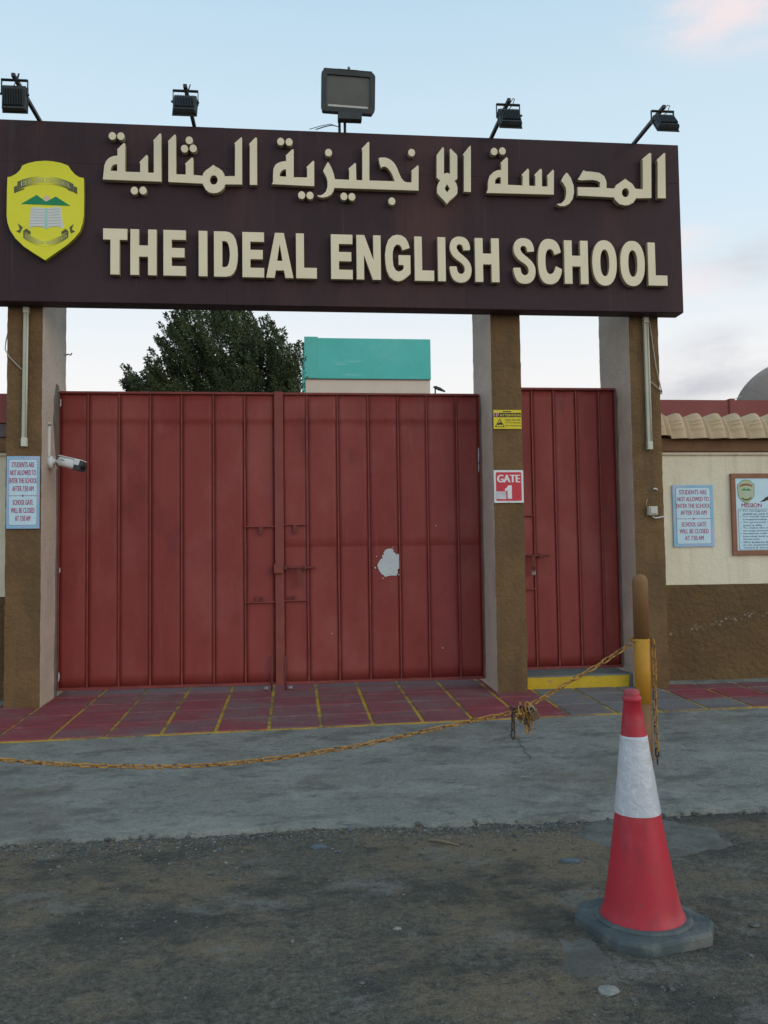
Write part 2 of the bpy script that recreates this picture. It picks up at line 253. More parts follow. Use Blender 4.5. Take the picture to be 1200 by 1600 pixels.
M['tile_roll'] = mat('darker_tile_roll', (.40, .29, .175), (.34, .24, .14), 5, .9, .3, 90)  # darker tone for the falling right side of each tile roll
M['dish'] = mat('grey_dish_mesh', (.46, .47, .47), (.40, .41, .41), 3, .7, .2, 150)
M['dish_line'] = flat('pale_dish_seam', (.62, .63, .60))
M['cable'] = flat('pale_cable', (.45, .40, .32))
M['dark_cable'] = flat('dark_cable', (.04, .045, .05))
M['teal'] = mat('turquoise_wall_paint', (.12, .56, .50), (.105, .51, .45), 1.2, .85, .2, 40,
                [((.17, .57, .52), .8, (1, 1, 1.5), .52, .66, .7), ((.24, .6, .55), 1.6, (.5, 1, 3), .62, .68, .6)])
M['teal_light'] = flat('pale_turquoise_paint', (.13, .52, .46), .85)
M['beige'] = mat('pinkish_beige_paint', (.72, .59, .49), (.67, .55, .45), 2, .9)
M['red_wall'] = mat('maroon_parapet_paint', (.30, .090, .08), (.26, .076, .068), 2, .85, .2, 30,
                    [((.33, .12, .11), 2.5, (1, 1, .4), .55, .8, .5)])
M['tile_sand'] = mat('sandy_roof_tile', (.62, .455, .28), (.55, .40, .24), 4, .85, .3, 90,
                     [((.33, .25, .15), 9, (1, 1, 1), .6, .85, .5)])
M['bollard'] = mat('brown_bollard_paint', (.25, .125, .045), (.205, .10, .036), 5, .6, .15, 90,
                   [((.26, .17, .09), 12, (1, 1, .5), .6, .8, .4)])
M['amber'] = mat('amber_band_paint', (.56, .27, .025), (.48, .22, .02), 6, .6, .1, 90,
                 [((.36, .17, .03), 12, (1, 1, .4), .6, .8, .5)])
M['chain'] = mat('chipped_yellow_chain', (.50, .27, .06), (.36, .17, .045), 30, .75, .3, 200,
                 [((.10, .05, .03), 34, (1, 1, 1), .50, .62, .9)])
M['chain_dark'] = mat('rusted_chain', (.10, .055, .035), (.055, .04, .035), 40, .8, .3, 200,
                      [((.40, .22, .06), 38, (1, 1, 1), .60, .68, .8)])
M['padlock'] = mat('weathered_brass', (.19, .12, .06), (.13, .08, .045), 40, .5, metal=.5)
M['cone_red'] = mat('cone_red_plastic', (.50, .030, .050), (.44, .026, .042), 4, .42, .05, 120,
                    [((.47, .13, .13), 3.5, (1, 1, .6), .50, .68, .55), ((.24, .04, .05), 9, (1.5, 1.5, .4), .55, .66, .5), ((.17, .10, .09), 5, (1, 1, 1.5), .56, .68, .40), ((.10, .06, .06), 26, (1.5, 1.5, .5), .62, .68, .5),
                     ((.45, .16, .15), 40, (1, 1, .3), .68, .76, .35)], spec=.35, rvar=.1)
M['sleeve'] = mat('cone_reflective_sleeve', (.58, .60, .64), (.50, .52, .56), 5, .32, .25, 60,
                  [((.78, .80, .84), 14, (1.6, 1.6, .8), .58, .64, .55), ((.36, .36, .38), 9, (1, 1, .4), .62, .85, .4)], spec=.5, bumps=[(24, .5, .012)])
M['rubber'] = mat('dusty_rubber', (.085, .105, .110), (.060, .078, .082), 7, .85, .35, 90,
                  [((.21, .205, .18), 6, (1, 1, 1), .50, .66, .6), ((.03, .04, .042), 9, (1, 1, 1), .62, .8, .5)])
M['road'] = mat('dusty_asphalt', (.205, .180, .138), (.088, .081, .066), 38, .95, 1.0, 170,
                [((.265, .195, .118), .9, (1, 1.2, 1), .47, .58, .72), ((.062, .061, .054), 1.4, (.9, 1.2, 1), .50, .59, .78),
                 ((.25, .242, .212), 2.1, (.9, 1.3, 1), .55, .62, .65), ((.052, .049, .042), 8, (.9, 1.2, 1), .54, .64, .75),
                 ((.25, .225, .175), 15, (1, 1.2, 1), .56, .66, .5), ((.32, .295, .24), 75, (1, 1, 1), .58, .68, .65),
                 ((.022, .021, .019), 95, (1, 1, 1), .56, .64, .85)], bumps=[(22, 1.0, .03), (75, 1.0, .018), (420, .5, .004)], nrough=.74, lo=.38, hi=.62)
M['concrete'] = mat('grey_concrete', (.265, .256, .222), (.165, .161, .142), 46, .88, .4, 160,
                    [((.320, .310, .272), 2.4, (.8, 1.3, 1), .49, .62, .55), ((.098, .095, .084), 2.6, (.8, 1.4, 1), .51, .63, .75),
                     ((.150, .130, .100), 1.2, (.9, 1.2, 1), .53, .65, .6), ((.088, .085, .076), 9, (.8, 1.3, 1), .56, .66, .65),
                     ((.34, .33, .295), 14, (.8, 1.3, 1), .59, .67, .5), ((.05, .049, .045), 42, (.9, 1.2, 1), .58, .67, .7)],
                    bumps=[(14, .7, .02), (60, .8, .01)], nrough=.72)
M['spill'] = mat('pale_concrete_spill', (.178, .178, .160), (.140, .138, .122), 5, .92, .6, 140,
                 [((.105, .098, .082), 3.2, (1, 1.2, 1), .45, .58, .85), ((.24, .24, .22), 9, (1, 1, 1), .58, .66, .5), ((.06, .058, .052), 34, (1, 1, 1), .55, .66, .7)], bumps=[(25, .8, .014), (70, .7, .008)], nrough=.72)
M['grout'] = mat('yellow_painted_joint', (.56, .36, .035), (.44, .27, .035), 8, .9, .5, 90,
                 [((.16, .115, .075), 3.0, (1, 1, 1), .48, .57, .85), ((.10, .085, .07), 26, (1, 1, 1), .57, .65, .7)])


def tile_mat(name, red, grey, lo, hi):
    return mat(name, red, tuple(x * .82 for x in red), 3.5, .82, .3, 120,
               [(grey, 1.6, (.8, 1.6, 1), lo, hi, .9), (tuple(x * .7 for x in grey), 14, (.8, 1.5, 1), .58, .72, .55),
                ((.34, .20, .19), 7, (.9, 1.4, 1), .56, .70, .4), ((.06, .05, .05), 24, (1, 1.3, 1), .58, .68, .6)], bumps=[(30, .3, .01)], spec=.3)


M['tile_red'] = tile_mat('red_painted_paver', (.275, .056, .066), (.180, .108, .106), .46, .64)
M['tile_plum'] = tile_mat('worn_plum_paver', (.235, .070, .078), (.175, .125, .124), .43, .62)
M['tile_grey'] = tile_mat('bare_grey_paver', (.175, .130, .130), (.175, .172, .164), .38, .56)
M['step_top'] = mat('grey_step_concrete', (.19, .20, .19), (.13, .14, .135), 4, .9, .4, 90)
M['step_yellow'] = mat('chipped_yellow_step', (.56, .38, .02), (.48, .31, .018), 5, .75, .2, 90,
                       [((.17, .17, .155), 6, (1, 1, 2), .60, .66, .9)])
M['pebble'] = mat('grey_pebble', (.17, .165, .15), (.065, .063, .058), 24, .9, lo=.42, hi=.58)
M['pebble_pale'] = mat('pale_pebble', (.30, .295, .27), (.19, .185, .165), 30, .9)
M['pebble_blue'] = mat('bluish_pebble', (.10, .135, .155), (.08, .10, .115), 30, .85)
M['twig'] = mat('dry_twig', (.27, .21, .14), (.2, .15, .1), 30, .9)
M['bark'] = mat('tree_bark', (.09, .07, .05), (.06, .045, .035), 8, .95, .6, 40)
M['leaf'] = mat('dark_leaf', (.060, .082, .030), (.040, .060, .024), 1.3, .7)
M['leaf_light'] = mat('olive_leaf', (.105, .125, .045), (.070, .092, .034), 1.6, .7)
M['sign_blue'] = flat('pale_blue_print', (.56, .77, .86), .35, .4)
M['sign_border'] = mat('blue_pink_border_print', (.16, .50, .68), (.42, .50, .72), 3.2, .35)
M['magenta'] = flat('magenta_print', (.44, .055, .16))
M['line_red'] = flat('dull_red_line', (.30, .07, .14))
M['sign_yellow'] = flat('yellow_sticker_print', (.78, .62, .03), .4)
M['sign_black'] = flat('black_sticker_print', (.035, .030, .026), .4)
M['sign_white'] = flat('white_sign_print', (.78, .78, .77), .4)
M['sign_red'] = flat('red_sign_print', (.62, .045, .07), .4)
M['sticker_pale'] = mat('scuffed_pale_sticker', (.62, .63, .66), (.5, .5, .52), 18, .5)
M['pink_print'] = flat('pink_print', (.62, .35, .34))
M['frame_brown'] = mat('brown_frame_paint', (.32, .145, .085), (.26, .115, .066), 6, .7, .2, 60)
M['navy_ink'] = flat('navy_ink_print', (.06, .10, .17))
M['chip'] = mat('bare_white_primer', (.58, .62, .63), (.52, .56, .57), 6, .7, 0, 60, [((.18, .10, .09), 34, (1, 1, 1), .63, .66, .8), ((.42, .30, .28), 9, (1, 1, 1), .58, .70, .4)])
M['cement'] = mat('bare_cement_patch', (.20, .18, .155), (.15, .135, .12), 6, .95, .6, 60)
M['scuff'] = mat('lime_bloom', (.34, .28, .21), (.24, .18, .12), 20, .95)


def ribbon_mat():
    """Printed ribbon that fades from olive at its ends to the shield's yellow in the middle."""
    m = bpy.data.materials.new('fading_ribbon_print')
    m.use_nodes = True
    n, l = m.node_tree.nodes, m.node_tree.links
    p = n['Principled BSDF']
    p.inputs['Roughness'].default_value = .5
    g = n.new('ShaderNodeNewGeometry')
    s = n.new('ShaderNodeSeparateXYZ')
    l.new(g.outputs['Position'], s.inputs[0])
    a = n.new('ShaderNodeMath'); a.operation = 'ADD'; a.inputs[1].default_value = 2.376
    l.new(s.outputs['X'], a.inputs[0])
    b = n.new('ShaderNodeMath'); b.operation = 'ABSOLUTE'
    l.new(a.outputs[0], b.inputs[0])
    r = n.new('ShaderNodeValToRGB')
    r.color_ramp.elements[0].position = .03; r.color_ramp.elements[0].color = (.82, .77, .035, 1)
    r.color_ramp.elements[1].position = .20; r.color_ramp.elements[1].color = (.105, .11, .045, 1)
    l.new(b.outputs[0], r.inputs[0])
    l.new(r.outputs[0], p.inputs['Base Color'])
    return m


M['ribbon'] = ribbon_mat()


# ------------------------------------------------------------------ mesh helpers
class MB:
    """Collects shapes in world coordinates; build() links them as ONE mesh object."""

    def __init__(self):
        self.v, self.f, self.mi, self.sm = [], [], [], []

    def add(self, vs_, fs, mi=0, smooth=False):
        o = len(self.v)
        self.v += [tuple(v) for v in vs_]
        for f in fs:
            self.f.append(tuple(i + o for i in f)); self.mi.append(mi); self.sm.append(smooth)
        return self

    def box(self, x0, x1, y0, y1, z0, z1, mi=0, mtx=None, bev=0.0):
        if bev:
            b = min(bev, (x1 - x0) * .45, (y1 - y0) * .45, (z1 - z0) * .45)
            bm = bmesh.new()
            bmesh.ops.create_cube(bm, size=1)
            for v in bm.verts:
                v.co = Vector((x0 + (v.co.x + .5) * (x1 - x0), y0 + (v.co.y + .5) * (y1 - y0), z0 + (v.co.z + .5) * (z1 - z0)))
            bmesh.ops.bevel(bm, geom=bm.edges[:], offset=b, segments=2, affect='EDGES', profile=.5)
            bm.verts.index_update()
            vs_ = [v.co.copy() for v in bm.verts]
            fs = [[v.index for v in f.verts] for f in bm.faces]
            bm.free()
        else:
            vs_ = [Vector((x, y, z)) for x in (x0, x1) for y in (y0, y1) for z in (z0, z1)]
            fs = [(0, 1, 3, 2), (4, 6, 7, 5), (0, 4, 5, 1), (2, 3, 7, 6), (0, 2, 6, 4), (1, 5, 7, 3)]
        if mtx:
            vs_ = [mtx @ v for v in vs_]
        return self.add(vs_, fs, mi)

    def tube(self, path, r, n=8, mi=0, closed=False, caps=True):
        path = [Vector(p) for p in path]
        k = len(path)
        rs = r if isinstance(r, (list, tuple)) else [r] * k
        vs_, fs = [], []
        prev = None
        for i, p in enumerate(path):
            if closed:
                t = path[(i + 1) % k] - path[i - 1]
            else:
                t = path[min(i + 1, k - 1)] - path[max(i - 1, 0)]
            t.normalize()
            if prev is None:
                a = t.orthogonal().normalized()
            else:
                a = (prev - t * prev.dot(t)).normalized()
            prev = a
            b = t.cross(a)
            for j in range(n):
                q = 2 * math.pi * j / n
                vs_.append(p + (a * math.cos(q) + b * math.sin(q)) * rs[i])
        for i in range(k if closed else k - 1):
            for j in range(n):
                i2 = (i + 1) % k
                fs.append((i * n + j, i * n + (j + 1) % n, i2 * n + (j + 1) % n, i2 * n + j))
        if caps and not closed:
            fs.append(tuple(range(n))[::-1])
            fs.append(tuple((k - 1) * n + j for j in range(n)))
        return self.add(vs_, fs, mi, True)

    def lathe(self, prof, c, n=32, mi=0, smooth=True, wob=None):
        """prof: (radius, z) rings, bottom to top."""
        vs_, fs = [], []
        for r, z in prof:
            for j in range(n):
                q = 2 * math.pi * j / n
                rr = r + (wob(q, z) if wob else 0)
                vs_.append((c[0] + rr * math.cos(q), c[1] + rr * math.sin(q), c[2] + z))
        for i in range(len(prof) - 1):
            for j in range(n):
                fs.append((i * n + j, i * n + (j + 1) % n, (i + 1) * n + (j + 1) % n, (i + 1) * n + j))
        fs.append(tuple(range(n))[::-1])
        fs.append(tuple((len(prof) - 1) * n + j for j in range(n)))
        return self.add(vs_, fs, mi, smooth)

    def prism(self, poly, y0, y1, mi=0):
        """Convex-ish polygon given in x, z; y0 is the face turned to the street."""
        n = len(poly)
        vs_ = [(p[0], y0, p[1]) for p in poly] + [(p[0], y1, p[1]) for p in poly]
        a = sum(poly[i][0] * poly[(i + 1) % n][1] - poly[(i + 1) % n][0] * poly[i][1] for i in range(n))
        fs = [tuple(range(n)), tuple(range(2 * n - 1, n - 1, -1))] + [(i, n + i, n + (i + 1) % n, (i + 1) % n) for i in range(n)]
        if a < 0:
            fs = [f[::-1] for f in fs]
        return self.add(vs_, fs, mi)

    def build(self, name, mats, parent=None, loc=None, fixn=True):
        off = Vector(ROOT.get(parent.name, (0, 0, 0))) if parent else Vector(loc or (0, 0, 0))
        me = bpy.data.meshes.new(name)
        me.from_pydata([tuple(Vector(v) - off) for v in self.v], [], self.f)
        for m in (mats if isinstance(mats, (list, tuple)) else [mats]):
            me.materials.append(m)
        me.polygons.foreach_set('material_index', self.mi)
        me.polygons.foreach_set('use_smooth', self.sm)
        me.update()
        if fixn and len(self.f) < 60000:
            bm = bmesh.new(); bm.from_mesh(me)
            bmesh.ops.recalc_face_normals(bm, faces=bm.faces[:])
            bm.to_mesh(me); bm.free()
        return link(name, me, parent, off)


ROOT = {}


def link(name, me, parent=None, off=(0, 0, 0)):
    o = bpy.data.objects.new(name, me)
    COL.objects.link(o)
    if parent:
        o.parent = parent
        ROOT[o.name] = tuple(off)
    else:
        o.location = off
        ROOT[o.name] = tuple(off)
    return o


def tag(o, label=None, cat=None, group=None, kind=None):
    if label: o['label'] = label
    if cat: o['category'] = cat
    if group: o['group'] = group
    if kind: o['kind'] = kind
    return o


def thing(name, loc, label, cat, group=None):
    o = bpy.data.objects.new(name, None)
    o.empty_display_size = .1
    COL.objects.link(o)
    o.location = loc
    ROOT[o.name] = tuple(loc)
    return tag(o, label, cat, group)


def plate(name, loops, y_front, y_back, m, parent, bev=0.0, side=None):
    """Filled outline (first loop) with holes (other loops) in the x-z plane, given depth."""
    cu = bpy.data.curves.new('outline', 'CURVE')
    cu.dimensions = '2D'
    cu.fill_mode = 'BOTH'
    for lp in loops:
        sp = cu.splines.new('POLY')
        sp.points.add(len(lp) - 1)
        for i, p in enumerate(lp):
            sp.points[i].co = (p[0], p[1], 0, 1)
        sp.use_cyclic_u = True
    d = abs(y_back - y_front) / 2
    cu.extrude = max(d - bev, 0.0)
    if bev:
        cu.bevel_depth = bev
        cu.bevel_resolution = 1
        cu.offset = -bev
    tmp = bpy.data.objects.new('outline', cu)
    me = bpy.data.meshes.new_from_object(tmp)
    bpy.data.objects.remove(tmp); bpy.data.curves.remove(cu)
    me.name = name
    off = Vector(ROOT.get(parent.name, (0, 0, 0))) if parent else Vector((0, 0, 0))
    ym = (y_front + y_back) / 2
    for v in me.vertices:
        x, z, e_ = v.co.x, v.co.y, v.co.z
        v.co = Vector((x, ym - e_, z)) - off
    me.materials.clear()
    me.materials.append(m)
    if side:
        me.materials.append(side)
    me.update()
    for p in me.polygons:
        p.use_smooth = False
        p.material_index = 1 if (side and abs(p.normal.y) < .5) else 0
    return link(name, me, parent, off)


def text(name, body, x0, x1, z0, z1, y, m, parent, bold=0.0, depth=0.0, align=None):
    """Lettering fitted into a box; align keeps the given height and centres / left-aligns."""
    cu = bpy.data.curves.new('lettering', 'FONT')
    cu.body = body
    cu.size = 1
    cu.resolution_u = 3
    cu.extrude = 0
    tmp = bpy.data.objects.new('lettering', cu)
    me = bpy.data.meshes.new_from_object(tmp)
    bpy.data.objects.remove(tmp); bpy.data.curves.remove(cu)
    me.name = name
    xs = [v.co.x for v in me.vertices]; zs = [v.co.y for v in me.vertices]
    ax, bx, az, bz = min(xs), max(xs), min(zs), max(zs)
    off = Vector(ROOT.get(parent.name, (0, 0, 0)))
    for v in me.vertices:
        x = x0 + (v.co.x - ax) / (bx - ax) * (x1 - x0)
        z = z0 + (v.co.y - az) / (bz - az) * (z1 - z0)
        v.co = Vector((x, y, z)) - off
    if bold:                              # heavier stroke: the print is laid on three times, a hair apart
        w_ = bold * (z1 - z0) * 1.4
        vv = [v.co.copy() for v in me.vertices]
        ff = [tuple(p.vertices) for p in me.polygons]
        nv = len(vv)
        me = bpy.data.meshes.new(name)
        me.from_pydata([(v.x + d * w_, v.y - .0002 * k, v.z) for k, d in enumerate((-1, 0, 1)) for v in vv], [],
                       [tuple(i + nv * k for i in f) for k in range(3) for f in ff])
    me.materials.clear(); me.materials.append(m)
    me.update()
    return link(name, me, parent, off)


def rough_box(x0, x1, y0, y1, z0, z1, res, amp, mi_fn, mb, freq=6.0):
    """Box whose faces are a grid, gently uneven, with worn edges."""
    nx, ny, nz = (max(1, round((b - a) / res)) for a, b in ((x0, x1), (y0, y1), (z0, z1)))
    idx, vs_ = {}, []

    def vid(i, j, k):
        key = (i, j, k)
        if key not in idx:
            p = Vector((x0 + (x1 - x0) * i / nx, y0 + (y1 - y0) * j / ny, z0 + (z1 - z0) * k / nz))
            d = noise.noise_vector(p * freq) * amp + noise.noise_vector(p * freq * 4) * amp * .5
            ex = [(i in (0, nx)), (j in (0, ny)), (k in (0, nz))]
            if sum(ex) >= 2:      # worn arris
                c_ = Vector(((x0 + x1) / 2, (y0 + y1) / 2, p.z))
                w_ = (c_ - p); w_.z = 0
                d += w_.normalized() * (abs(noise.noise(p * 9)) * .012 + .003)
            idx[key] = len(vs_)
            vs_.append(p + d)
        return idx[key]
    fs, mis = [], []
    for (a, b, fix, nn) in ((0, 1, 2, nz), (0, 2, 1, ny), (1, 2, 0, nx)):
        na, nb = (nx, ny, nz)[a], (nx, ny, nz)[b]
        for side in (0, nn):
            for p in range(na):
                for q in range(nb):
                    quad = []
                    for (dp, dq) in ((0, 0), (1, 0), (1, 1), (0, 1)):
                        t = [0, 0, 0]
                        t[a], t[b], t[fix] = p + dp, q + dq, side
                        quad.append(vid(*t))
                    fs.append(tuple(quad)); mis.append(mi_fn(fix, side == 0))
    o = len(mb.v)
    mb.v += [tuple(v) for v in vs_]
    for f, mi in zip(fs, mis):
        mb.f.append(tuple(i + o for i in f)); mb.mi.append(mi); mb.sm.append(False)


def axes(origin, x, z):
    """Matrix whose local x and z run along the given directions."""
    x = Vector(x).normalized(); z = Vector(z).normalized()
    y = z.cross(x).normalized(); z = x.cross(y)
    m = Matrix((x, y, z)).transposed().to_4x4()
    m.translation = Vector(origin)
    return m


GZ0, GY0, GS = 0.160, 7.51, 0.0336      # paved forecourt: height, reference depth, fall towards the road


def ground_z(y):
    if y < 5.2: return 0.0
    if y < GY0: return .02 + (GZ0 - .02) * (y - 5.2) / (GY0 - 5.2)
    return GZ0 + GS * (y - GY0)


def front_y(x):                          # street edge of the painted pavers
    return 7.455 + .05 * x


# ------------------------------------------------------------------ ground, road, apron, pavers
def fbm(x, y, f, o=4):
    return noise.fractal(Vector((x * f, y * f, 3.7)), 1.0, 2.0, o)


def grid(xs, ys, zf, name, m, kind='structure', loc=None):
    b = MB()
    nx = len(xs)
    vs_ = [(x, y, zf(x, y)) for y in ys for x in xs]
    fs = [(j * nx + i, j * nx + i + 1, (j + 1) * nx + i + 1, (j + 1) * nx + i) for j in range(len(ys) - 1) for i in range(nx - 1)]
    b.add(vs_, fs, 0, True)
    return tag(b.build(name, m, fixn=False), kind=kind)


def frange(a, b, s):
    k = int(round((b - a) / s))
    return [a + (b - a) * i / k for i in range(k + 1)]


def road_z(x, y):
    near = max(0, min(1, (7 - abs(x)) / 2)) * max(0, min(1, (5.9 - y) / .5)) * max(0, min(1, (y + 1) / 1.5))
    z = (fbm(x, y, .9) * .016 + fbm(x, y, 6, 3) * .005) * near
    if y > 4.6: z -= .006 * min(1, (y - 4.6) / .5) * near     # wheel-worn dip in front of the apron
    if y > 5.35: z -= .04 * min(1, (y - 5.35) / .4)
    return z


tag(grid([-600, -120, -40, -16, -9] + frange(-6.5, 6.5, .05) + [9, 16, 40, 120, 600],
     [-600, -120, -30, -8, -2] + frange(.8, 6.0, .045) + [12, 30, 120, 600], road_z, 'road', M['road']),
    'dark dusty asphalt road with sandy patches in front of the concrete')


def apron_edge(x):
    return 5.18 + .07 * noise.noise(Vector((x * 1.3, 1.7, 0))) + .055 * noise.noise(Vector((x * 5, 4.2, 0))) + .035 * noise.noise(Vector((x * 17, 4.2, 2)))


def build_apron():
    b = MB()
    xs = frange(-8, 8.5, .045)
    ny = 44
    vs_ = []
    for x in xs:
        e0 = apron_edge(x); e1 = front_y(x) + .03
        for j in range(ny + 1):
            t = j / ny
            y = e0 + (e1 - e0) * t
            ze = .010 + .012 * noise.noise(Vector((x * 2.3, 6.1, 0))) + .006 * noise.noise(Vector((x * 9, 6.1, 0)))
            z = ze + (ground_z(e1 - .03) - ze - .004) * t + fbm(x, y, 1.2) * .006 * min(1, t * 8) * min(1, (1 - t) * 8) + fbm(x, y, 7, 3) * .002
            vs_.append((x, y, z))
    n1 = ny + 1
    fs = [(i * n1 + j, (i + 1) * n1 + j, (i + 1) * n1 + j + 1, i * n1 + j + 1) for i in range(len(xs) - 1) for j in range(ny)]
    o = len(vs_)
    for i, x in enumerate(xs):
        v = vs_[i * n1]
        vs_.append((x, v[1] - .02 - .025 * abs(noise.noise(Vector((x * 8, 0, 9)))), -.05))
    fs += [(o + i, o + i + 1, (i + 1) * n1, i * n1) for i in range(len(xs) - 1)]
    b.add(vs_, fs, 0, True)
    tag(b.build('concrete_apron', M['concrete'], fixn=False), 'grey stained concrete apron sloping up from the road to the pavers', kind='structure')


build_apron()


def blob(name, cx, cy, rx, ry, z, m, label, seed, rim=.012):
    b = MB()
    n, rings = 120, 9
    vs_ = [(cx, cy, z + rim)]
    for k in range(1, rings + 1):
        t = k / rings
        for j in range(n):
            q = 2 * math.pi * j / n
            w_ = 1 + .42 * noise.noise(Vector((math.cos(q) * 1.3 + seed, math.sin(q) * 1.3, seed))) + .10 * noise.noise(Vector((math.cos(q) * 5, math.sin(q) * 5, seed))) + .06 * noise.noise(Vector((math.cos(q) * 16, math.sin(q) * 16, seed)))
            x, y = cx + rx * w_ * t * math.cos(q), cy + ry * w_ * t * math.sin(q)
            vs_.append((x, y, z + rim * (1 - t ** 3) - (.012 if k == rings else 0)))
    fs = [(0, 1 + j, 1 + (j + 1) % n) for j in range(n)]
    for k in range(rings - 1):
        for j in range(n):
            a, c_ = 1 + k * n + j, 1 + k * n + (j + 1) % n
            fs.append((a, a + n, c_ + n, c_))
    b.add(vs_, fs, 0, True)
    return tag(b.build(name, m), label, kind='structure')


blob('concrete_patch', 2.02, 4.80, .44, .34, -.006, M['spill'], 'pale smear of spilt concrete behind the traffic cone', 2.3)
blob('concrete_patch', 1.12, 3.42, .16, .20, -.004, M['spill'], 'small pale concrete smear left of the cone base', 7.7, .008)

# bed of the paved forecourt; the painted joints are its surface between the pavers
b = MB()
xs = frange(-8, 9, .25)
vs_ = []
for x in xs:
    y0 = front_y(x)
    vs_ += [(x, y0, -.05), (x, y0, ground_z(y0) - .0015), (x, 10.4, ground_z(10.4) - .0015)]
fs = []
for i in range(len(xs) - 1):
    fs += [(i * 3, (i + 1) * 3, (i + 1) * 3 + 1, i * 3 + 1), (i * 3 + 1, (i + 1) * 3 + 1, (i + 1) * 3 + 2, i * 3 + 2)]
b.add(vs_, fs)
pav = tag(b.build('pavement', M['grout'], fixn=False), 'forecourt of square red pavers with yellow painted joints', kind='structure')

TW = .4475
ncol0 = -10


def paver_mesh(m):
    b = MB()
    hx, hy, h = TW / 2 - .014, TW / 2 - .012, .006
    c_ = .006
    lo_ = [(-hx, -hy), (hx, -hy), (hx, hy), (-hx, hy)]
    sh = lambda x, y: y + .05 * x
    vs_ = [(x, sh(x, y), -.006) for x, y in lo_] + [(x - math.copysign(c_, x), sh(x, y) - math.copysign(c_, y), h) for x, y in lo_]
    vs_ = [(x, y, z + GS * y) for x, y, z in vs_]
    b.add(vs_, [(4, 5, 6, 7)] + [(i, (i + 1) % 4, 4 + (i + 1) % 4, 4 + i) for i in range(4)])
    me = bpy.data.meshes.new('paver')
    me.from_pydata(b.v, [], b.f)
    me.materials.append(m)
    return me


PM = {k: paver_mesh(M[k]) for k in ('tile_red', 'tile_plum', 'tile_grey')}
for r_ in range(7):
    for c_ in range(ncol0, 15):
        x = -.224 + TW * (c_ + .5)
        y = front_y(x) + TW * (r_ + .5) + .02
        if r_ >= 4 and (x < -2.4 or x > 3.6):
            continue
        if y > 9.9: continue
        k = 'tile_red'
        q = random.random()
        if r_ >= 2 and -1.9 < x < 1.9: k = 'tile_plum' if q < .85 else 'tile_red'
        elif r_ >= 1 and -2 < x < 1.2: k = 'tile_plum' if q < .65 else 'tile_red'
        elif -1.5 < x < 1.6: k = 'tile_plum' if q < .35 else 'tile_red'
        if 2.35 < x < 3.75: k = 'tile_grey'
        if 3.75 < x < 5: k = 'tile_plum' if (q < .6 or r_ < 1) else 'tile_red'
        if r_ == 0 and 3.3 < x < 4.2: k = 'tile_grey'
        o = bpy.data.objects.new('paver', PM[k])
        COL.objects.link(o)
        o.parent = pav
        o.location = (x, y, ground_z(y) + random.uniform(-.0015, .0015))
        o.rotation_euler = (random.gauss(0, .002), random.gauss(0, .002), random.gauss(0, .004))
# low grey mortar fillet between pavers and walls, right and left
for (x0, x1) in ((3.93, 8.8), (-8, -2.83)):
    b = MB()
    xs = frange(x0, x1, .08)
    vs_ = []
    for x in xs:
        d = .10 + .05 * noise.noise(Vector((x * 3, 5, 1)))
        vs_ += [(x, 8.98 - d - .06, ground_z(8.85) - .004), (x, 8.98 - d * .4, ground_z(8.95) + .02), (x, 9.02, ground_z(9) + .03)]
    fs = []
    for i in range(len(xs) - 1):
        for k in (0, 1):
            fs.append((i * 3 + k, (i + 1) * 3 + k, (i + 1) * 3 + k + 1, i * 3 + k + 1))
    b.add(vs_, fs, 0, True)
    tag(b.build('mortar_fillet', M['concrete'], fixn=False), 'rough grey mortar along the foot of the %s wall' % ('right' if x0 > 0 else 'left'), kind='structure')

# ------------------------------------------------------------------ gate pillars
def pillar(x0, x1, label, ztop=5.3):
    t = thing('gate_pillar', ((x0 + x1) / 2, 9.1, ground_z(9.1)), label, 'pillar', 'gate pillars under the sign board')
    b = MB()
    rough_box(x0, x1, 8.7, 9.60, ground_z(8.7) - .03, ztop, .05, .004, lambda fix, lowside: 0 if fix == 1 and lowside else 1, b)
    b.build('shaft', [M['brown'], M['cream_side']], t)
    return t


pl_left = pillar(-2.80, -2.46, 'left brown pillar with cream side, camera and blue notice on it')
pl_mid = pillar(2.065, 2.385, 'middle brown pillar carrying the red gate number sign')
pl_right = pillar(3.57, 3.90, 'right brown pillar beside the cream wall, small socket box on it')


def side_patch(parent, x, pts, seed, name='cement_patch', m='cement', th=.012):
    """Uneven bare patch on the side of a pillar, outline in y, z."""
    b = MB()
    n = len(pts)
    s = 1 if th > 0 else -1
    vs_ = [(x + th, p[0], p[1]) for p in pts] + [(x - .02 * s, p[0], p[1]) for p in pts]
    b.add(vs_, [tuple(range(n)), tuple(range(2 * n - 1, n - 1, -1))] + [(i, (i + 1) % n, n + (i + 1) % n, n + i) for i in range(n)])
    return b.build(name, M[m], parent)


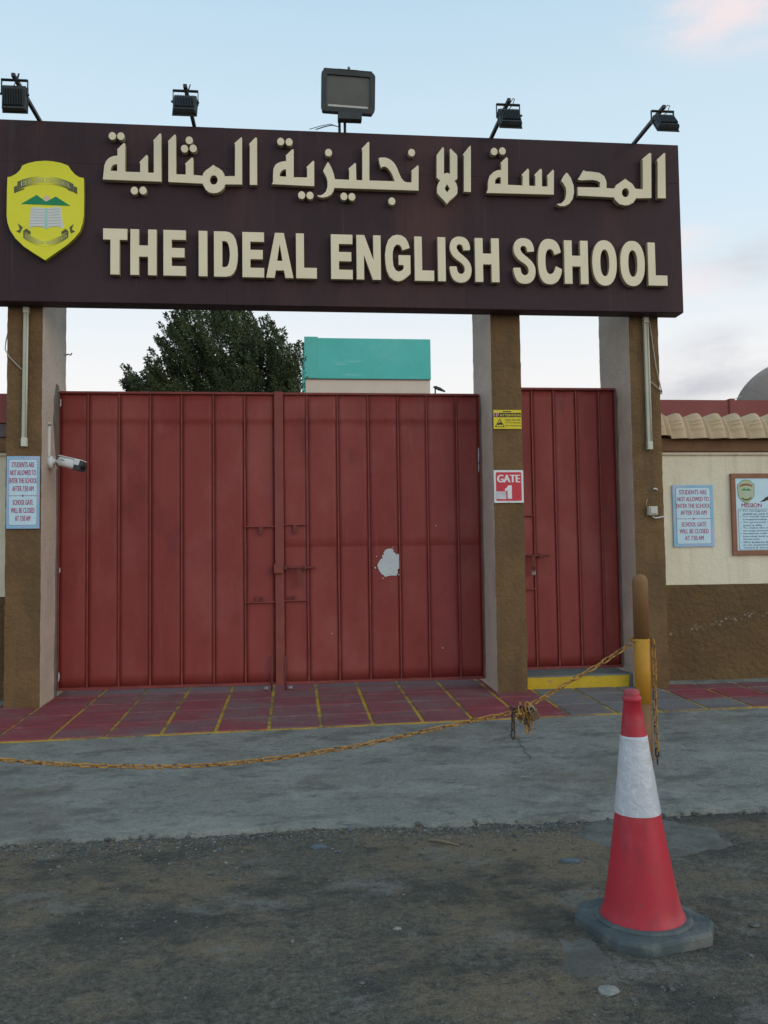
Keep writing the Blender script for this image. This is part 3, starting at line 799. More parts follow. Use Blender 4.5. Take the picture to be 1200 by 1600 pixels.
side_patch(pl_left, -2.46, [(9.15, 3.38), (9.11, 3.30), (9.12, 3.18), (9.09, 3.05), (9.13, 2.95), (9.15, 2.85), (9.19, 2.72), (9.22, 2.62), (9.27, 2.6), (9.28, 3.45), (9.2, 3.47)], 1)
side_patch(pl_left, -2.46, [(9.20, .20), (9.18, .6), (9.22, 1.0), (9.21, 1.5), (9.235, 2.0), (9.22, 2.58), (9.28, 2.58), (9.28, .2)], 2, th=.008)
side_patch(pl_right, 3.57, [(9.10, 3.42), (9.06, 3.3), (9.085, 3.1), (9.06, 2.9), (9.09, 2.6), (9.08, 2.1), (9.095, 1.5), (9.09, .4), (9.14, .4), (9.14, 3.46)], 3, th=-.010)
side_patch(pl_mid, 2.065, [(9.25, 3.38), (9.20, 3.2), (9.22, 2.9), (9.19, 2.75), (9.22, 2.2), (9.21, 1.4), (9.23, .3), (9.28, .3), (9.28, 3.4)], 4, th=-.008)

# ------------------------------------------------------------------ sign board
BX0, BX1, BZ0, BZ1, BY = -3.02, 4.09, 4.135, 5.935, 8.50
board = thing('sign_board', ((BX0 + BX1) / 2, 8.6, BZ0), 'long dark aubergine school sign board with cream Arabic and English lettering', 'sign')
b = MB(); b.box(BX0 + .012, BX1 - .012, BY + .003, BY + .185, BZ0 + .012, BZ1 - .012)
b.build('board_core', M['board_core'], board)
cols = [BX0, -2.448, -.647, 1.771, BX1]
rows = [BZ0, 5.517, BZ1]
g = .0013
for i in range(4):
    for j in range(2):
        b = MB()
        b.box(cols[i] + (g if i else 0), cols[i + 1] - (g if i < 3 else 0), BY - random.uniform(0, .0015), BY + .012, rows[j] + (g if j else 0), rows[j + 1] - (g if j == 0 else 0), bev=.002)
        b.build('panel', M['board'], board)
b = MB(); b.box(BX0, BX1, BY + .0125, BY + .193, BZ0 - .004, BZ0 + .011, bev=.002)
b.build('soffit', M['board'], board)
b = MB(); b.box(BX1 - .0115, BX1 + .002, BY + .0125, BY + .193, BZ0 + .0115, BZ1 - .012)
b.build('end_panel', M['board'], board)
b = MB(); b.box(BX0 - .002, BX0 + .0115, BY + .0125, BY + .193, BZ0 + .0115, BZ1 - .012)
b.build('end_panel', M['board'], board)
b = MB(); b.box(BX0, BX1, BY + .0125, BY + .193, BZ1 - .0115, BZ1 + .003)
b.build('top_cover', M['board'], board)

LY, LB = 8.430, 8.492                    # face and back of the raised letters
ZT, ZB = 4.849, 4.392


def ubox(x0, y0, x1, y1): return [(x0, y0), (x1, y0), (x1, y1), (x0, y1)]


def circle(rx0, ry0, rx1, ry1, n=28):
    cx, cy, rx, ry = (rx0 + rx1) / 2, (ry0 + ry1) / 2, (rx1 - rx0) / 2, (ry1 - ry0) / 2
    r = []
    for i in range(n):
        q = 2 * math.pi * i / n
        c_, s_ = math.cos(q), math.sin(q)
        r.append((cx + rx * math.copysign(abs(c_) ** .88, c_), cy + ry * math.copysign(abs(s_) ** .88, s_)))
    return r


def chaikin(p):
    r = []
    for i in range(len(p)):
        a, b_ = p[i], p[(i + 1) % len(p)]
        d = math.hypot(a[0] - b_[0], a[1] - b_[1])
        if d < .26:
            r += [(a[0] * .75 + b_[0] * .25, a[1] * .75 + b_[1] * .25), (a[0] * .25 + b_[0] * .75, a[1] * .25 + b_[1] * .75)]
        else:
            r += [(a[0] * .95 + b_[0] * .05, a[1] * .95 + b_[1] * .05), (a[0] * .05 + b_[0] * .95, a[1] * .05 + b_[1] * .95)]
    return r


GL = {
    'T': [[(.30, 0), (.68, 0), (.68, .755), (1, .755), (1, 1), (0, 1), (0, .755), (.30, .755)]],
    'H': [[(0, 0), (.33, 0), (.33, .40), (.67, .40), (.67, 0), (1, 0), (1, 1), (.67, 1), (.67, .65), (.33, .65), (.33, 1), (0, 1)]],
    'E': [[(0, 0), (1, 0), (1, .215), (.37, .215), (.37, .40), (.94, .40), (.94, .61), (.37, .61), (.37, .785), (1, .785), (1, 1), (0, 1)]],
    'I': [ubox(0, 0, 1, 1)],
    'L': [[(0, 0), (1, 0), (1, .24), (.39, .24), (.39, 1), (0, 1)]],
    'D': [[(0, 0), (.50, 0), (.68, .02), (.82, .08), (.92, .18), (.98, .33), (1, .5), (.98, .67), (.92, .82), (.82, .92), (.68, .98), (.50, 1), (0, 1)],
          [(.35, .215), (.47, .215), (.56, .24), (.62, .31), (.65, .42), (.66, .5), (.65, .58), (.62, .69), (.56, .76), (.47, .785), (.35, .785)]],
    'A': [[(0, 0), (.31, 0), (.355, .165), (.65, .165), (.70, 0), (1, 0), (.655, 1), (.33, 1)], [(.405, .38), (.595, .38), (.50, .74)]],
    'N': [[(0, 0), (.31, 0), (.31, .54), (.66, 0), (1, 0), (1, 1), (.69, 1), (.69, .45), (.33, 1), (0, 1)]],
    'O': [circle(0, 0, 1, 1), circle(.33, .21, .69, .79)],
    'S': [chaikin(GLYPH_S)], 'C': [chaikin(GLYPH_C)], 'G': [GLYPH_G],
}
SPANS = [('T', -1.824, -1.593), ('H', -1.565, -1.313), ('E', -1.249, -1.032), ('I', -0.909, -0.824), ('D', -0.761, -0.527), ('E', -0.484, -0.27), ('A', -0.252, 0.019), ('L', 0.044, 0.251), ('E', 0.392, 0.61), ('N', 0.648, 0.894), ('G', 0.936, 1.194), ('L', 1.236, 1.435), ('I', 1.474, 1.555), ('S', 1.592, 1.822), ('H', 1.857, 2.109), ('S', 2.252, 2.488), ('C', 2.513, 2.768), ('H', 2.792, 3.046), ('O', 3.089, 3.353), ('O', 3.388, 3.654), ('L', 3.688, 3.895)]
for ch, x0, x1 in SPANS:
    ov = .012 if ch in 'SCGO' else 0
    loops = [[(x0 + u * (x1 - x0), ZB - ov + v * (ZT - ZB + 2 * ov)) for u, v in lp] for lp in GL[ch]]
    dy = random.uniform(-.002, .002)
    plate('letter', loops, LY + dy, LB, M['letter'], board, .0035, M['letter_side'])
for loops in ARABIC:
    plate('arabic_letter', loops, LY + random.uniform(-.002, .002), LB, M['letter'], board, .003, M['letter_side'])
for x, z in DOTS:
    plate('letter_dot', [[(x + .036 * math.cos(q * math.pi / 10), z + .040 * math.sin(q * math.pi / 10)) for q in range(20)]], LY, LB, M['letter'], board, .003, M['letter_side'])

# school crest (a part of the board) with its flat print
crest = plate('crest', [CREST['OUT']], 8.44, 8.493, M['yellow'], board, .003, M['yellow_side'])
ROOT[crest.name] = ROOT[board.name]
YP = 8.4385
plate('ribbon', [CREST['BAN_TOP'] + CREST['BAN_BOT'][::-1]], YP - .001, YP + .001, M['ribbon'], crest)
plate('ribbon', [CREST['LOW_TOP'] + CREST['LOW_BOT'][::-1]], YP - .001, YP + .001, M['ribbon'], crest)
for k in ('TAIL1', 'TAIL2', 'LT1', 'LT2', 'LK1', 'LK2'):
    plate('ribbon_tail', [CREST[k]], YP - .0005, YP + .001, M['olive'], crest)
plate('printed_sun', [CREST['SUN']], YP - .0003, YP + .001, M['sun_print'], crest)
plate('printed_hills', [CREST['HILLS']], YP - .001, YP + .001, M['green_print'], crest)
plate('printed_book', [CREST['BOOK']], YP - .001, YP + .001, M['page'], crest)
plate('book_spine', [CREST['SPINE']], YP - .0018, YP + .001, M['aqua'], crest)
b = MB()
for ln in CREST['LINES']:
    a0, a1, a2, a3 = [Vector((p[0], 0, p[1])) for p in ln]
    for k in range(12):
        t0, t1 = k / 12, (k + .6) / 12
        q = [a0.lerp(a1, t0), a0.lerp(a1, t1), a3.lerp(a2, t1), a3.lerp(a2, t0)]
        b.add([(p.x, YP - .0024, p.z) for p in q], [(0, 1, 2, 3)])
b.build('printed_lines', M['ink'], crest)['kind'] = 'stuff'


def arc_text(word, pts_top, pts_bot, t0, t1, m, parent, y, fill=.62):
    n = len(word)
    for i, ch in enumerate(word):
        if ch == ' ': continue
        t = t0 + (t1 - t0) * (i + .5) / n

        def at(P, t_):
            f = t_ * (len(P) - 1); k = min(int(f), len(P) - 2); f -= k
            return (P[k][0] * (1 - f) + P[k + 1][0] * f, P[k][1] * (1 - f) + P[k + 1][1] * f)
        a, c_ = at(pts_top, t), at(pts_bot, t)
        cx, cz = (a[0] + c_[0]) / 2, (a[1] + c_[1]) / 2
        h = abs(a[1] - c_[1]) * fill
        w_ = (at(pts_top, t1)[0] - at(pts_top, t0)[0]) / n * (.34 if ch == 'I' else .80)
        text('ribbon_letter', ch, cx - w_ / 2, cx + w_ / 2, cz - h / 2, cz + h / 2, y, m, parent, .02)


arc_text('IDEAL ENGLISH SCHOOL', CREST['BAN_TOP'], CREST['BAN_BOT'], .05, .95, M['pale_print'], crest, YP - .0022)
arc_text('EDUCATION PERFECTION', CREST['LOW_TOP'], CREST['LOW_BOT'], .04, .97, M['pale_print'], crest, YP - .0022, .5)


# ------------------------------------------------------------------ floodlights
def small_flood(xa, tilt, label, yaw=0.0, L=.72):
    t = thing('floodlight', (xa, 8.55, 5.94), label, 'floodlight', 'small floodlights on arms along the top of the board')
    ye = 8.56 - L
    b = MB(); b.box(xa - .017, xa + .017, ye - .05, 8.62, 5.940, 5.974, bev=.003)
    b.build('arm', M['black'], t)
    piv = Vector((xa, ye, 5.955))
    b = MB()                              # U bracket: bridge under the arm, two flat legs
    b.box(xa - .113, xa + .113, ye - .018, ye + .018, 5.928, 5.936)
    for s in (-1, 1):
        b.box(xa + s * .113 - .003, xa + s * .113 + .003, ye - .012, ye + .012, 5.80, 5.937)
    b.build('bracket', M['black'], t)
    top = Vector((xa, ye, 5.875))
    mt = Matrix.Translation(top) @ Euler((tilt, 0, yaw), 'XYZ').to_matrix().to_4x4()
    b = MB()
    b.box(-.104, .104, -.020, .025, -.225, 0, mtx=mt, bev=.008)
    b.box(-.112, .112, .024, .036, -.236, .008, mtx=mt, bev=.004)
    h = b.build('housing', M['black'], t)
    b = MB()
    for k in range(13):
        x = -.084 + k * .014
        b.box(x - .0022, x + .0022, -.045, -.019, -.195, -.035, mtx=mt)
    b.box(-.095, .095, -.033, -.019, -.222, -.203, mtx=mt, bev=.003)
    f = b.build('cooling_fins', M['black'], t)
    b = MB(); b.box(-.095, .095, .0365, .039, -.215, -.012, mtx=mt)
    b.build('lamp_glass', M['lamp_glass'], t)
    for s in (-1, 1):
        p = mt @ Vector((s * .118, 0, -.075))
        b = MB(); b.tube([p + Vector((-.008, 0, 0)), p + Vector((.008, 0, 0))], .011, 8)
        b.build('pivot_bolt', M['black'], t)
    b = MB()
    b.tube([(xa + .02, ye + .02, 5.95), (xa + .045, ye - .02, 5.985), (xa + .05, ye - .06, 5.96), (xa + .03, ye - .05, 5.90), tuple(mt @ Vector((.0, -.03, -.02)))], .004, 6)
    b.build('lead', M['dark_cable'], t)


small_flood(-2.459, R(-2), 'black floodlight above the yellow crest, leftmost on the board', 0, .78)
small_flood(-.960, R(-28), 'black floodlight on an arm above the left Arabic word')
small_flood(2.079, R(-30), 'black floodlight on an arm right of the big centre lamp')
small_flood(3.622, R(-38), 'black floodlight at the right end of the board, arm leaning right')

t = thing('large_floodlight', (.53, 8.5, 5.94), 'large square floodlight facing the street from the middle of the board', 'floodlight')
cx, cz = .582, 6.300
mt = axes((cx, 8.40, cz), (1, .04, -.012), (0, -.10, 1))
W2, H2 = .272, .206


def rrect(w, h, r, n=6):
    o = []
    for (sx, sy, a0) in ((1, 1, 0), (-1, 1, 90), (-1, -1, 180), (1, -1, 270)):
        for k in range(n + 1):
            q = R(a0 + 90 * k / n)
            o.append((sx * (w - r) + r * math.cos(q), sy * (h - r) + r * math.sin(q)))
    return o


def ring_solid(b, outer, inner, y0, y1, mtx):
    n = len(outer)
    vs_ = [mtx @ Vector((p[0], y, p[1])) for y in (y0, y1) for P in (outer, inner) for p in P]
    fs = []
    for i in range(n):
        j = (i + 1) % n
        fs += [(i, j, n + j, n + i), (2 * n + i, 3 * n + i, 3 * n + j, 2 * n + j), (i, 2 * n + i, 2 * n + j, j), (n + i, n + j, 3 * n + j, 3 * n + i)]
    b.add(vs_, fs)


b = MB(); b.box(-W2 + .012, W2 - .012, .012, .10, -H2 + .012, H2 - .012, mtx=mt, bev=.02)
for k in range(15):
    x = -.22 + k * .0315
    b.box(x - .004, x + .004, .10, .135, -.17, .17, mtx=mt)
b.build('housing', M['black'], t)
b = MB(); ring_solid(b, rrect(W2, H2, .05), rrect(W2 - .052, H2 - .048, .015), -.022, .022, mt)
bz = b.build('bezel', M['black'], t)
b = MB(); b.box(-W2 + .050, W2 - .050, -.004, .001, -H2 + .046, H2 - .046, mtx=mt)
b.build('lamp_glass', M['lamp_glass'], t)
b = MB()
vs_ = [mt @ Vector(p) for p in ((-.205, -.006, -.152), (.205, -.006, -.152), (.198, -.0065, -.132), (-.198, -.0065, -.132))]
b.add(vs_, [(0, 1, 2, 3)]); b.build('glass_highlight', M['reflector'], t)  # pale strip along the foot of the glass, a highlight put in as colour
b = MB()
for s in (-1, 1):
    b.box(s * .105 - .085, s * .105 + .085, .0012, .0012 + .004, -.1, .1, mtx=mt)
b.build('led_plate', M['reflector'], t)
b = MB()
for s in (-1, 1):
    b.box(s * .235 - .012, s * .235 + .012, .03, .07, .10, .238, mtx=mt)
    b.box(s * .16 - .075, s * .16 + .075, .03, .07, .232, .240, mtx=mt)
b.box(-.235, .235, .066, .071, .195, .2415, mtx=mt)
b.box(-.11, .11, .03, .07, .236, .242, mtx=mt)
b.build('bracket', M['black'], t)
b = MB(); b.tube([mt @ Vector((.012, .02, .215)), mt @ Vector((.0, -.03, .232))], .014, 8); b.build('bracket_bolt', M['grey_metal'], t)
b = MB(); b.box(.475, .715, 8.36, 8.45, 6.005, 6.075, bev=.005); b.build('driver_box', M['black'], t)
for x in (.497, .552):
    b = MB(); b.box(x - .013, x + .013, 8.50, 8.53, 5.938, 6.16, bev=.003)
    b.box(x - .012, x + .012, 8.44, 8.51, 6.05, 6.08)
    b.build('post', M['black'], t)
for k, (dx, hh) in enumerate(((-.30, .07), (-.24, .05), (-.23, .042))):
    pts = [(.49, 8.5, 5.99), (.49 + dx * .3, 8.49, 5.98 + hh * .45), (.49 + dx * .65, 8.48, 5.965 + hh * .2), (.49 + dx, 8.47, 5.938)]
    b = MB(); b.tube(pts, .0035, 6); b.build('lead', M['dark_cable'], t)


# ------------------------------------------------------------------ red steel gates
def wavy_panel(x0, x1, z0, z1, y, m, parent, amp=.0055, laps=()):
    b = MB()
    nx, nz = 7, 26 + 2 * len(laps)
    zr = sorted([z0 + (z1 - z0) * k / 26 for k in range(27)] + [q for lz in laps for q in (lz - .002, lz + .002)])
    sd = random.uniform(0, 50)
    vs_ = []
    for k in range(nz + 1):
        for i in range(nx + 1):
            u = i / nx
            x = x0 + (x1 - x0) * u; z = zr[k]
            lap = sum(.0035 for lz in laps if z > lz)      # upper sheets overlap the lower ones
            edge = min(u, 1 - u, .25) * 4
            d = noise.noise(Vector((sd + u * 1.2, z * 1.1, sd))) * amp * 2 * edge + noise.noise(Vector((sd + u * 2, z * 4, sd))) * amp * .6 * edge
            vs_.append((x, y - d - lap, z))
    n = len(vs_)
    vs_ += [(p[0], y + .012, p[2]) for p in vs_[:n]]
    w_ = nx + 1
    fs = []
    for k in range(nz):
        for i in range(nx):
            a = k * w_ + i
            fs.append((a, a + 1, a + w_ + 1, a + w_))
    for i in range(nx):
        fs += [(i, n + i, n + i + 1, i + 1), (nz * w_ + i, nz * w_ + i + 1, n + nz * w_ + i + 1, n + nz * w_ + i)]
    for k in range(nz):
        fs += [(k * w_, (k + 1) * w_, n + (k + 1) * w_, n + k * w_), (k * w_ + nx, n + k * w_ + nx, n + (k + 1) * w_ + nx, (k + 1) * w_ + nx)]
    b.add(vs_, fs, 0, True)
    return b.build('sheet_panel', m, parent)


def leaf(label, ribs, x0, x1, z0, z1, y, rootx, cat='gate', group=None, laps=()):
    t = thing('gate_leaf', (rootx, y, z0), label, cat, group)
    xs = [x0] + ribs + [x1]
    rw = .009
    for a, c_ in zip(xs, xs[1:]):
        wavy_panel(a + (rw if a != x0 else 0), c_ - (rw if c_ != x1 else 0), z0 + .02, z1 - .02, y, M['red_gate'], t, laps=laps)
    for r in ribs:
        b = MB()
        lean = random.uniform(-.002, .002)
        b.box(r - rw + .0006, r + rw - .0006, y - .015 + lean, y + .011, z0 + .021, z1 - .021, bev=.0025)
        b.build('rib', M['red_rib'], t)
    b = MB(); b.box(x0 - .002, x1 + .002, y - .034, y + .03, z1 - .019, z1 + .005, bev=.003); b.build('top_rail', M['red_rib'], t)
    b = MB(); b.box(x0 - .002, x1 + .002, y - .034, y + .03, z0 - .008, z0 + .019, bev=.003); b.build('bottom_rail', M['red_rib'], t)
    for xx in (x0, x1):
        b = MB(); s = 1 if xx == x0 else -1
        b.box(min(xx - .0015 * s, xx - .016 * s), max(xx - .0015 * s, xx - .016 * s), y - .02, y + .03, z0, z1, bev=.003); b.build('side_rail', M['red_rib'], t)
    return t


GZ_T, GZ_B, GY = 3.400, .285, 9.28
lx = [-2.151, -1.831, -1.508, -1.182, -.848, -.517]
rx = [.151, .482, .816, 1.145, 1.462, 1.796]
left_leaf = leaf('left leaf of the tall red sheet metal gate, beside the camera pillar', lx, -2.435, -.1975, GZ_B, GZ_T, GY, -1.3, 'gate', None, (3.09,))
right_leaf = leaf('right leaf of the tall red gate with white bare patch of paint', rx, -.1125, 2.045, GZ_B, GZ_T, GY, 1.0, 'gate', None, (1.745, 3.10))
b = MB(); b.box(-.199, -.105, GY - .046, GY - .0345, GZ_B - .01, GZ_T + .012, bev=.003)
b.build('meeting_bar', M['seam_bar'], left_leaf)


def hasp(x, z0, z1, y, parent, pointed=True, name='hasp'):
    w_ = .021
    lp = [(x - w_, z1), (x + w_, z1), (x + w_, z0 + w_), (x + w_ * .6, z0 + .006), (x, z0), (x - w_ * .6, z0 + .006), (x - w_, z0 + w_)] if pointed else [(x - w_, z1), (x + w_, z1), (x + w_, z0), (x - w_, z0)]
    hole = [(x + .008 * math.cos(q * math.pi / 5), z0 + .045 + .016 * math.sin(q * math.pi / 5)) for q in range(10)]
    plate(name, [lp] + ([hole] if pointed and z1 - z0 > .12 else []), y - .006, y + .006, M['rust'], parent, .001)


YB = GY - .028
for (x0, x1, z, tt) in ((-.505, -.200, 1.957, left_leaf), (-.115, .139, 1.974, right_leaf), (-.505, -.200, 1.151, left_leaf), (-.115, .139, 1.162, right_leaf)):
    b = MB(); b.box(x0, x1, GY - .036, GY - .006, z - .007, z + .007, bev=.002); b.build('cross_bar', M['red_rib'], tt)
hasp(-.347, 1.873, 1.95, GY - .042, left_leaf, False)
hasp(.014, 1.878, 1.967, GY - .042, right_leaf, True)
b = MB(); b.tube([(-.205, GY - .065, 1.513), (.228, GY - .065, 1.513)], .013, 10); b.build('slide_bolt', M['rust'], right_leaf)
for x in (-.09, .12):
    b = MB(); b.box(x - .014, x + .014, GY - .082, GY - .004, 1.494, 1.532, bev=.003); b.build('bolt_guide', M['rust'], right_leaf)
b = MB(); b.box(-.212, -.112, GY - .085, GY - .0465, 1.455, 1.552, bev=.004); b.build('bolt_keeper', M['seam_bar'], left_leaf)
hasp(.050, 1.303, 1.50, GY - .085, right_leaf)
for (x, tt) in ((-.243, left_leaf), (-.098, right_leaf)):
    b = MB(); b.tube([(x, GY - .048, ground_z(GY) - .02), (x, GY - .048, GZ_B + .30)], .010, 8); b.build('drop_bolt', M['rust'], tt)
    b = MB()
    xx = x + (-.062 if tt is left_leaf else .052)
    b.tube([(xx - .022, GY - .05, .245), (xx + .022, GY - .05, .245)], [.020, .020], 10)
    b.build('wheel', M['grey_metal'], tt)
for x in (-.40, -.34, -.05, 0.0):      # hinge lugs above the lower bar
    tt = left_leaf if x < -.2 else right_leaf
    b = MB(); b.box(x - .01, x + .01, GY - .03, GY - .004, 1.159 if tt is left_leaf else 1.170, 1.212, bev=.002); b.build('lug', M['rust'], tt)
chip_ = plate('bare_patch', [CHIP], GY - .0105, GY - .0075, M['chip'], right_leaf)
random.seed(3)
for (x, z, s) in ((.875, 1.50, .010), (.89, 1.62, .006), (1.13, 1.42, .007), (.96, 1.385, .006), (1.07, 1.72, .005), (1.55, 1.95, .006), (1.60, .62, .008), (.40, .80, .006)):
    plate('bare_fleck', [[(x + s * random.uniform(.5, 1.3) * math.cos(q * .9), z + s * random.uniform(.6, 1.4) * math.sin(q * .9)) for q in range(7)]], GY - .0125, GY - .006, M['chip'], right_leaf)
for (x, z, w_, h_) in ((-2.428, 3.28, .007, .045), (-2.426, 1.52, .006, .03), (-2.428, .42, .007, .05), (2.036, 2.72, .006, .09), (2.035, 2.58, .005, .05)):
    plate('bare_fleck', [[(x - w_, z - h_), (x + w_ * .6, z - h_ * .7), (x + w_, z + h_ * .2), (x + w_ * .3, z + h_), (x - w_ * .9, z + h_ * .8)]], GY - .024, GY - .0225, M['chip'], left_leaf if x < 0 else right_leaf)

small_leaf = leaf('narrow red pedestrian gate between the middle and right pillars', [2.615, 2.863, 3.116, 3.377], 2.40, 3.553, .385, 3.448, 9.15, 2.97, 'gate', None)
for z in (2.045, 1.246):
    b = MB(); b.box(2.402, 2.602, 9.15 - .036, 9.15 - .006, z - .007, z + .007, bev=.002); b.build('cross_bar', M['red_rib'], small_leaf)
b = MB(); b.tube([(2.39, 9.085, 1.607), (2.762, 9.085, 1.607)], .012, 10); b.build('slide_bolt', M['rust'], small_leaf)
for x in (2.44, 2.66):
    b = MB(); b.box(x - .014, x + .014, 9.07, 9.146, 1.588, 1.626, bev=.003); b.build('bolt_guide', M['rust'], small_leaf)
hasp(2.575, 1.43, 1.60, 9.066, small_leaf)
b = MB(); b.box(2.553, 2.597, 9.062, 9.075, 1.395, 1.455, bev=.006); b.build('latch_lock', M['grey_metal'], small_leaf)

# threshold step of the pedestrian gate
t = thing('door_step', (2.97, 9.0, ground_z(8.9)), 'concrete step with chipped yellow front below the narrow red gate', 'step')
b = MB(); rough_box(2.39, 3.565, 8.862, 9.4, ground_z(8.85) - .03, .345, .05, .004, lambda f, l: 0, b)
b.build('step_block', M['step_top'], t)
b = MB(); rough_box(2.395, 3.53, 8.850, 8.873, ground_z(8.85) - .01, .328, .03, .004, lambda f, l: 0, b, 11)
b.build('yellow_edge', M['step_yellow'], t)


# ------------------------------------------------------------------ boundary walls
def boundary_wall(x0, x1, label, tiled):
    t = thing('boundary_wall', ((x0 + x1) / 2, 9.1, ground_z(9.0)), label, 'wall')
    b = MB(); b.box(x0, x1, 9.006, 9.22, 1.265, 2.70); b.build('upper_wall', M['cream'], t)
    b = MB()
    xs = frange(x0, x1, .06)
    zs = frange(.08, 1.265, .06)
    nx = len(xs)
    vs_ = [(x, 9.0 + noise.noise(Vector((x * 3, z * 3, 2))) * .008 + noise.noise(Vector((x * 11, z * 11, 2))) * .004 + (-.018 * max(0, (.45 - z) / .3) * (1 + noise.noise(Vector((x * 2, 0, 7))))), z + (.006 * noise.noise(Vector((x * 9, 0, 1))) if z > 1.25 else 0)) for z in zs for x in xs]
    n = len(vs_)
    fs = [(j * nx + i, j * nx + i + 1, (j + 1) * nx + i + 1, (j + 1) * nx + i) for j in range(len(zs) - 1) for i in range(nx - 1)]
    vs_ += [(x0, 9.22, .08), (x1, 9.22, .08), (x1, 9.22, 1.264), (x0, 9.22, 1.264)]
    fs += [tuple((len(zs) - 1) * nx + i for i in range(nx)) + (n + 2, n + 3), (n, n + 3, n + 2, n + 1)]
    b.add(vs_, fs)
    b.build('plinth', M['brown_low'], t)
    b = MB(); b.box(x0, x1, 8.972, 9.23, 2.688, 2.722, bev=.012); b.build('ledge', M['cream'], t)
    b = MB(); b.box(x0, x1, 8.945, 9.25, 2.723, 2.868, bev=.006); b.build('beam', M['terracotta'], t)
    return t


rw_ = boundary_wall(3.905, 9.2, 'cream and brown boundary wall topped with sandy roof tiles, right of the pillars', True)
lw_ = boundary_wall(-9.0, -2.805, 'strip of cream and brown boundary wall left of the left pillar', False)
b = MB(); b.box(-9.0, -2.805, 8.93, 9.24, 2.872, 3.008, bev=.006); b.build('dark_gap', M['board_core'], lw_)
b = MB(); b.box(-9.0, -2.805, 8.91, 9.24, 3.012, 3.31, bev=.006); b.build('coping', M['red_wall'], lw_)

# S-shaped coping tiles, one object per tile
def coping_tile():
    b = MB()
    nu, nv = 26, 24
    w_ = .226
    vs_ = []
    for k in range(nv + 1):
        v = k / nv
        for i in range(nu + 1):
            u = i / nu
            if u < .62:
                h = .066 * math.sin(math.pi * .5 * (u / .62)) ** 1.4
            else:
                q = (u - .62) / .38
                h = .066 * (0.5 + 0.5 * math.cos(math.pi * q))
            y = 9.10 - .23 * v ** .7 - h * .8
            z = 3.125 - .265 * v ** 1.6 + h * (1 - v) * .62
            if .10 < u < .58 and .38 < v < .80:      # three pressed bars
                ph = (v - .38) / .42 * 3 % 1
                if .25 < ph < .75: y -= .012
            vs_.append((w_ * u, y - 9, z - 3))
    n = len(vs_)
    vs_ += [(p[0], p[1] + .022, p[2] - .004) for p in vs_[:n]]
    m_ = nu + 1
    fs = []
    for k in range(nv):
        for i in range(nu):
            a = k * m_ + i
            fs += [(a, a + m_, a + m_ + 1, a + 1), (n + a, n + a + 1, n + a + m_ + 1, n + a + m_)]
    for i in range(nu):
        a = nv * m_ + i
        fs += [(a, n + a, n + a + 1, a + 1), (i, i + 1, n + i + 1, n + i)]
    for k in range(nv):
        a, c_ = k * m_, k * m_ + nu
        fs += [(a, n + a, n + a + m_, a + m_), (c_, c_ + m_, n + c_ + m_, n + c_)]
    b.add(vs_, fs, 0, False)
    me = bpy.data.meshes.new('roof_tile')
    me.from_pydata(b.v, [], b.f)
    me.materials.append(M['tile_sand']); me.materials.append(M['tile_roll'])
    me.update()
    bm = bmesh.new(); bm.from_mesh(me); bmesh.ops.recalc_face_normals(bm, faces=bm.faces[:]); bm.to_mesh(me); bm.free()
    for p in me.polygons:
        p.use_smooth = True
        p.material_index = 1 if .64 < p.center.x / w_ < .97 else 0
    me.set_sharp_from_angle(angle=R(38))
    return me


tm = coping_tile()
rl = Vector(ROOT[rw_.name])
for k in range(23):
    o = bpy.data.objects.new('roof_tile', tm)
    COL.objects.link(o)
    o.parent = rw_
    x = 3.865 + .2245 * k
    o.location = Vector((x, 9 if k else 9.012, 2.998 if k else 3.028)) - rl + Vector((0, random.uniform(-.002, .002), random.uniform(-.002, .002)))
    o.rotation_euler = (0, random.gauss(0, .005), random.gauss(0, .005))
b = MB(); b.box(3.91, 9.2, 9.02, 9.12, 2.868, 3.10); b.build('tile_bed', M['terracotta'], rw_)

# white bloom and scratches on the brown plinth
b = MB()
random.seed(5)
for k in range(170):
    q = random.random()
    x = 4.05 + q * 1.55
    zc = .735 + .20 * min(1, q * 1.7) + random.gauss(0, .024)
    s = random.uniform(.002, .008) * (2.4 if random.random() < .10 else 1)
    n = 7
    y = 9.0 + noise.noise(Vector((x * 3, zc * 3, 2))) * .008 + noise.noise(Vector((x * 11, zc * 11, 2))) * .004 - .0032
    b.add([(x + s * random.uniform(.5, 1.3) * math.cos(2 * math.pi * j / n), y, zc + s * random.uniform(.4, 1) * math.sin(2 * math.pi * j / n)) for j in range(n)], [tuple(range(n))])
tag(b.build('scratches', M['scuff'], rw_), 'whitish scuff line across the brown plinth')['kind'] = 'stuff'

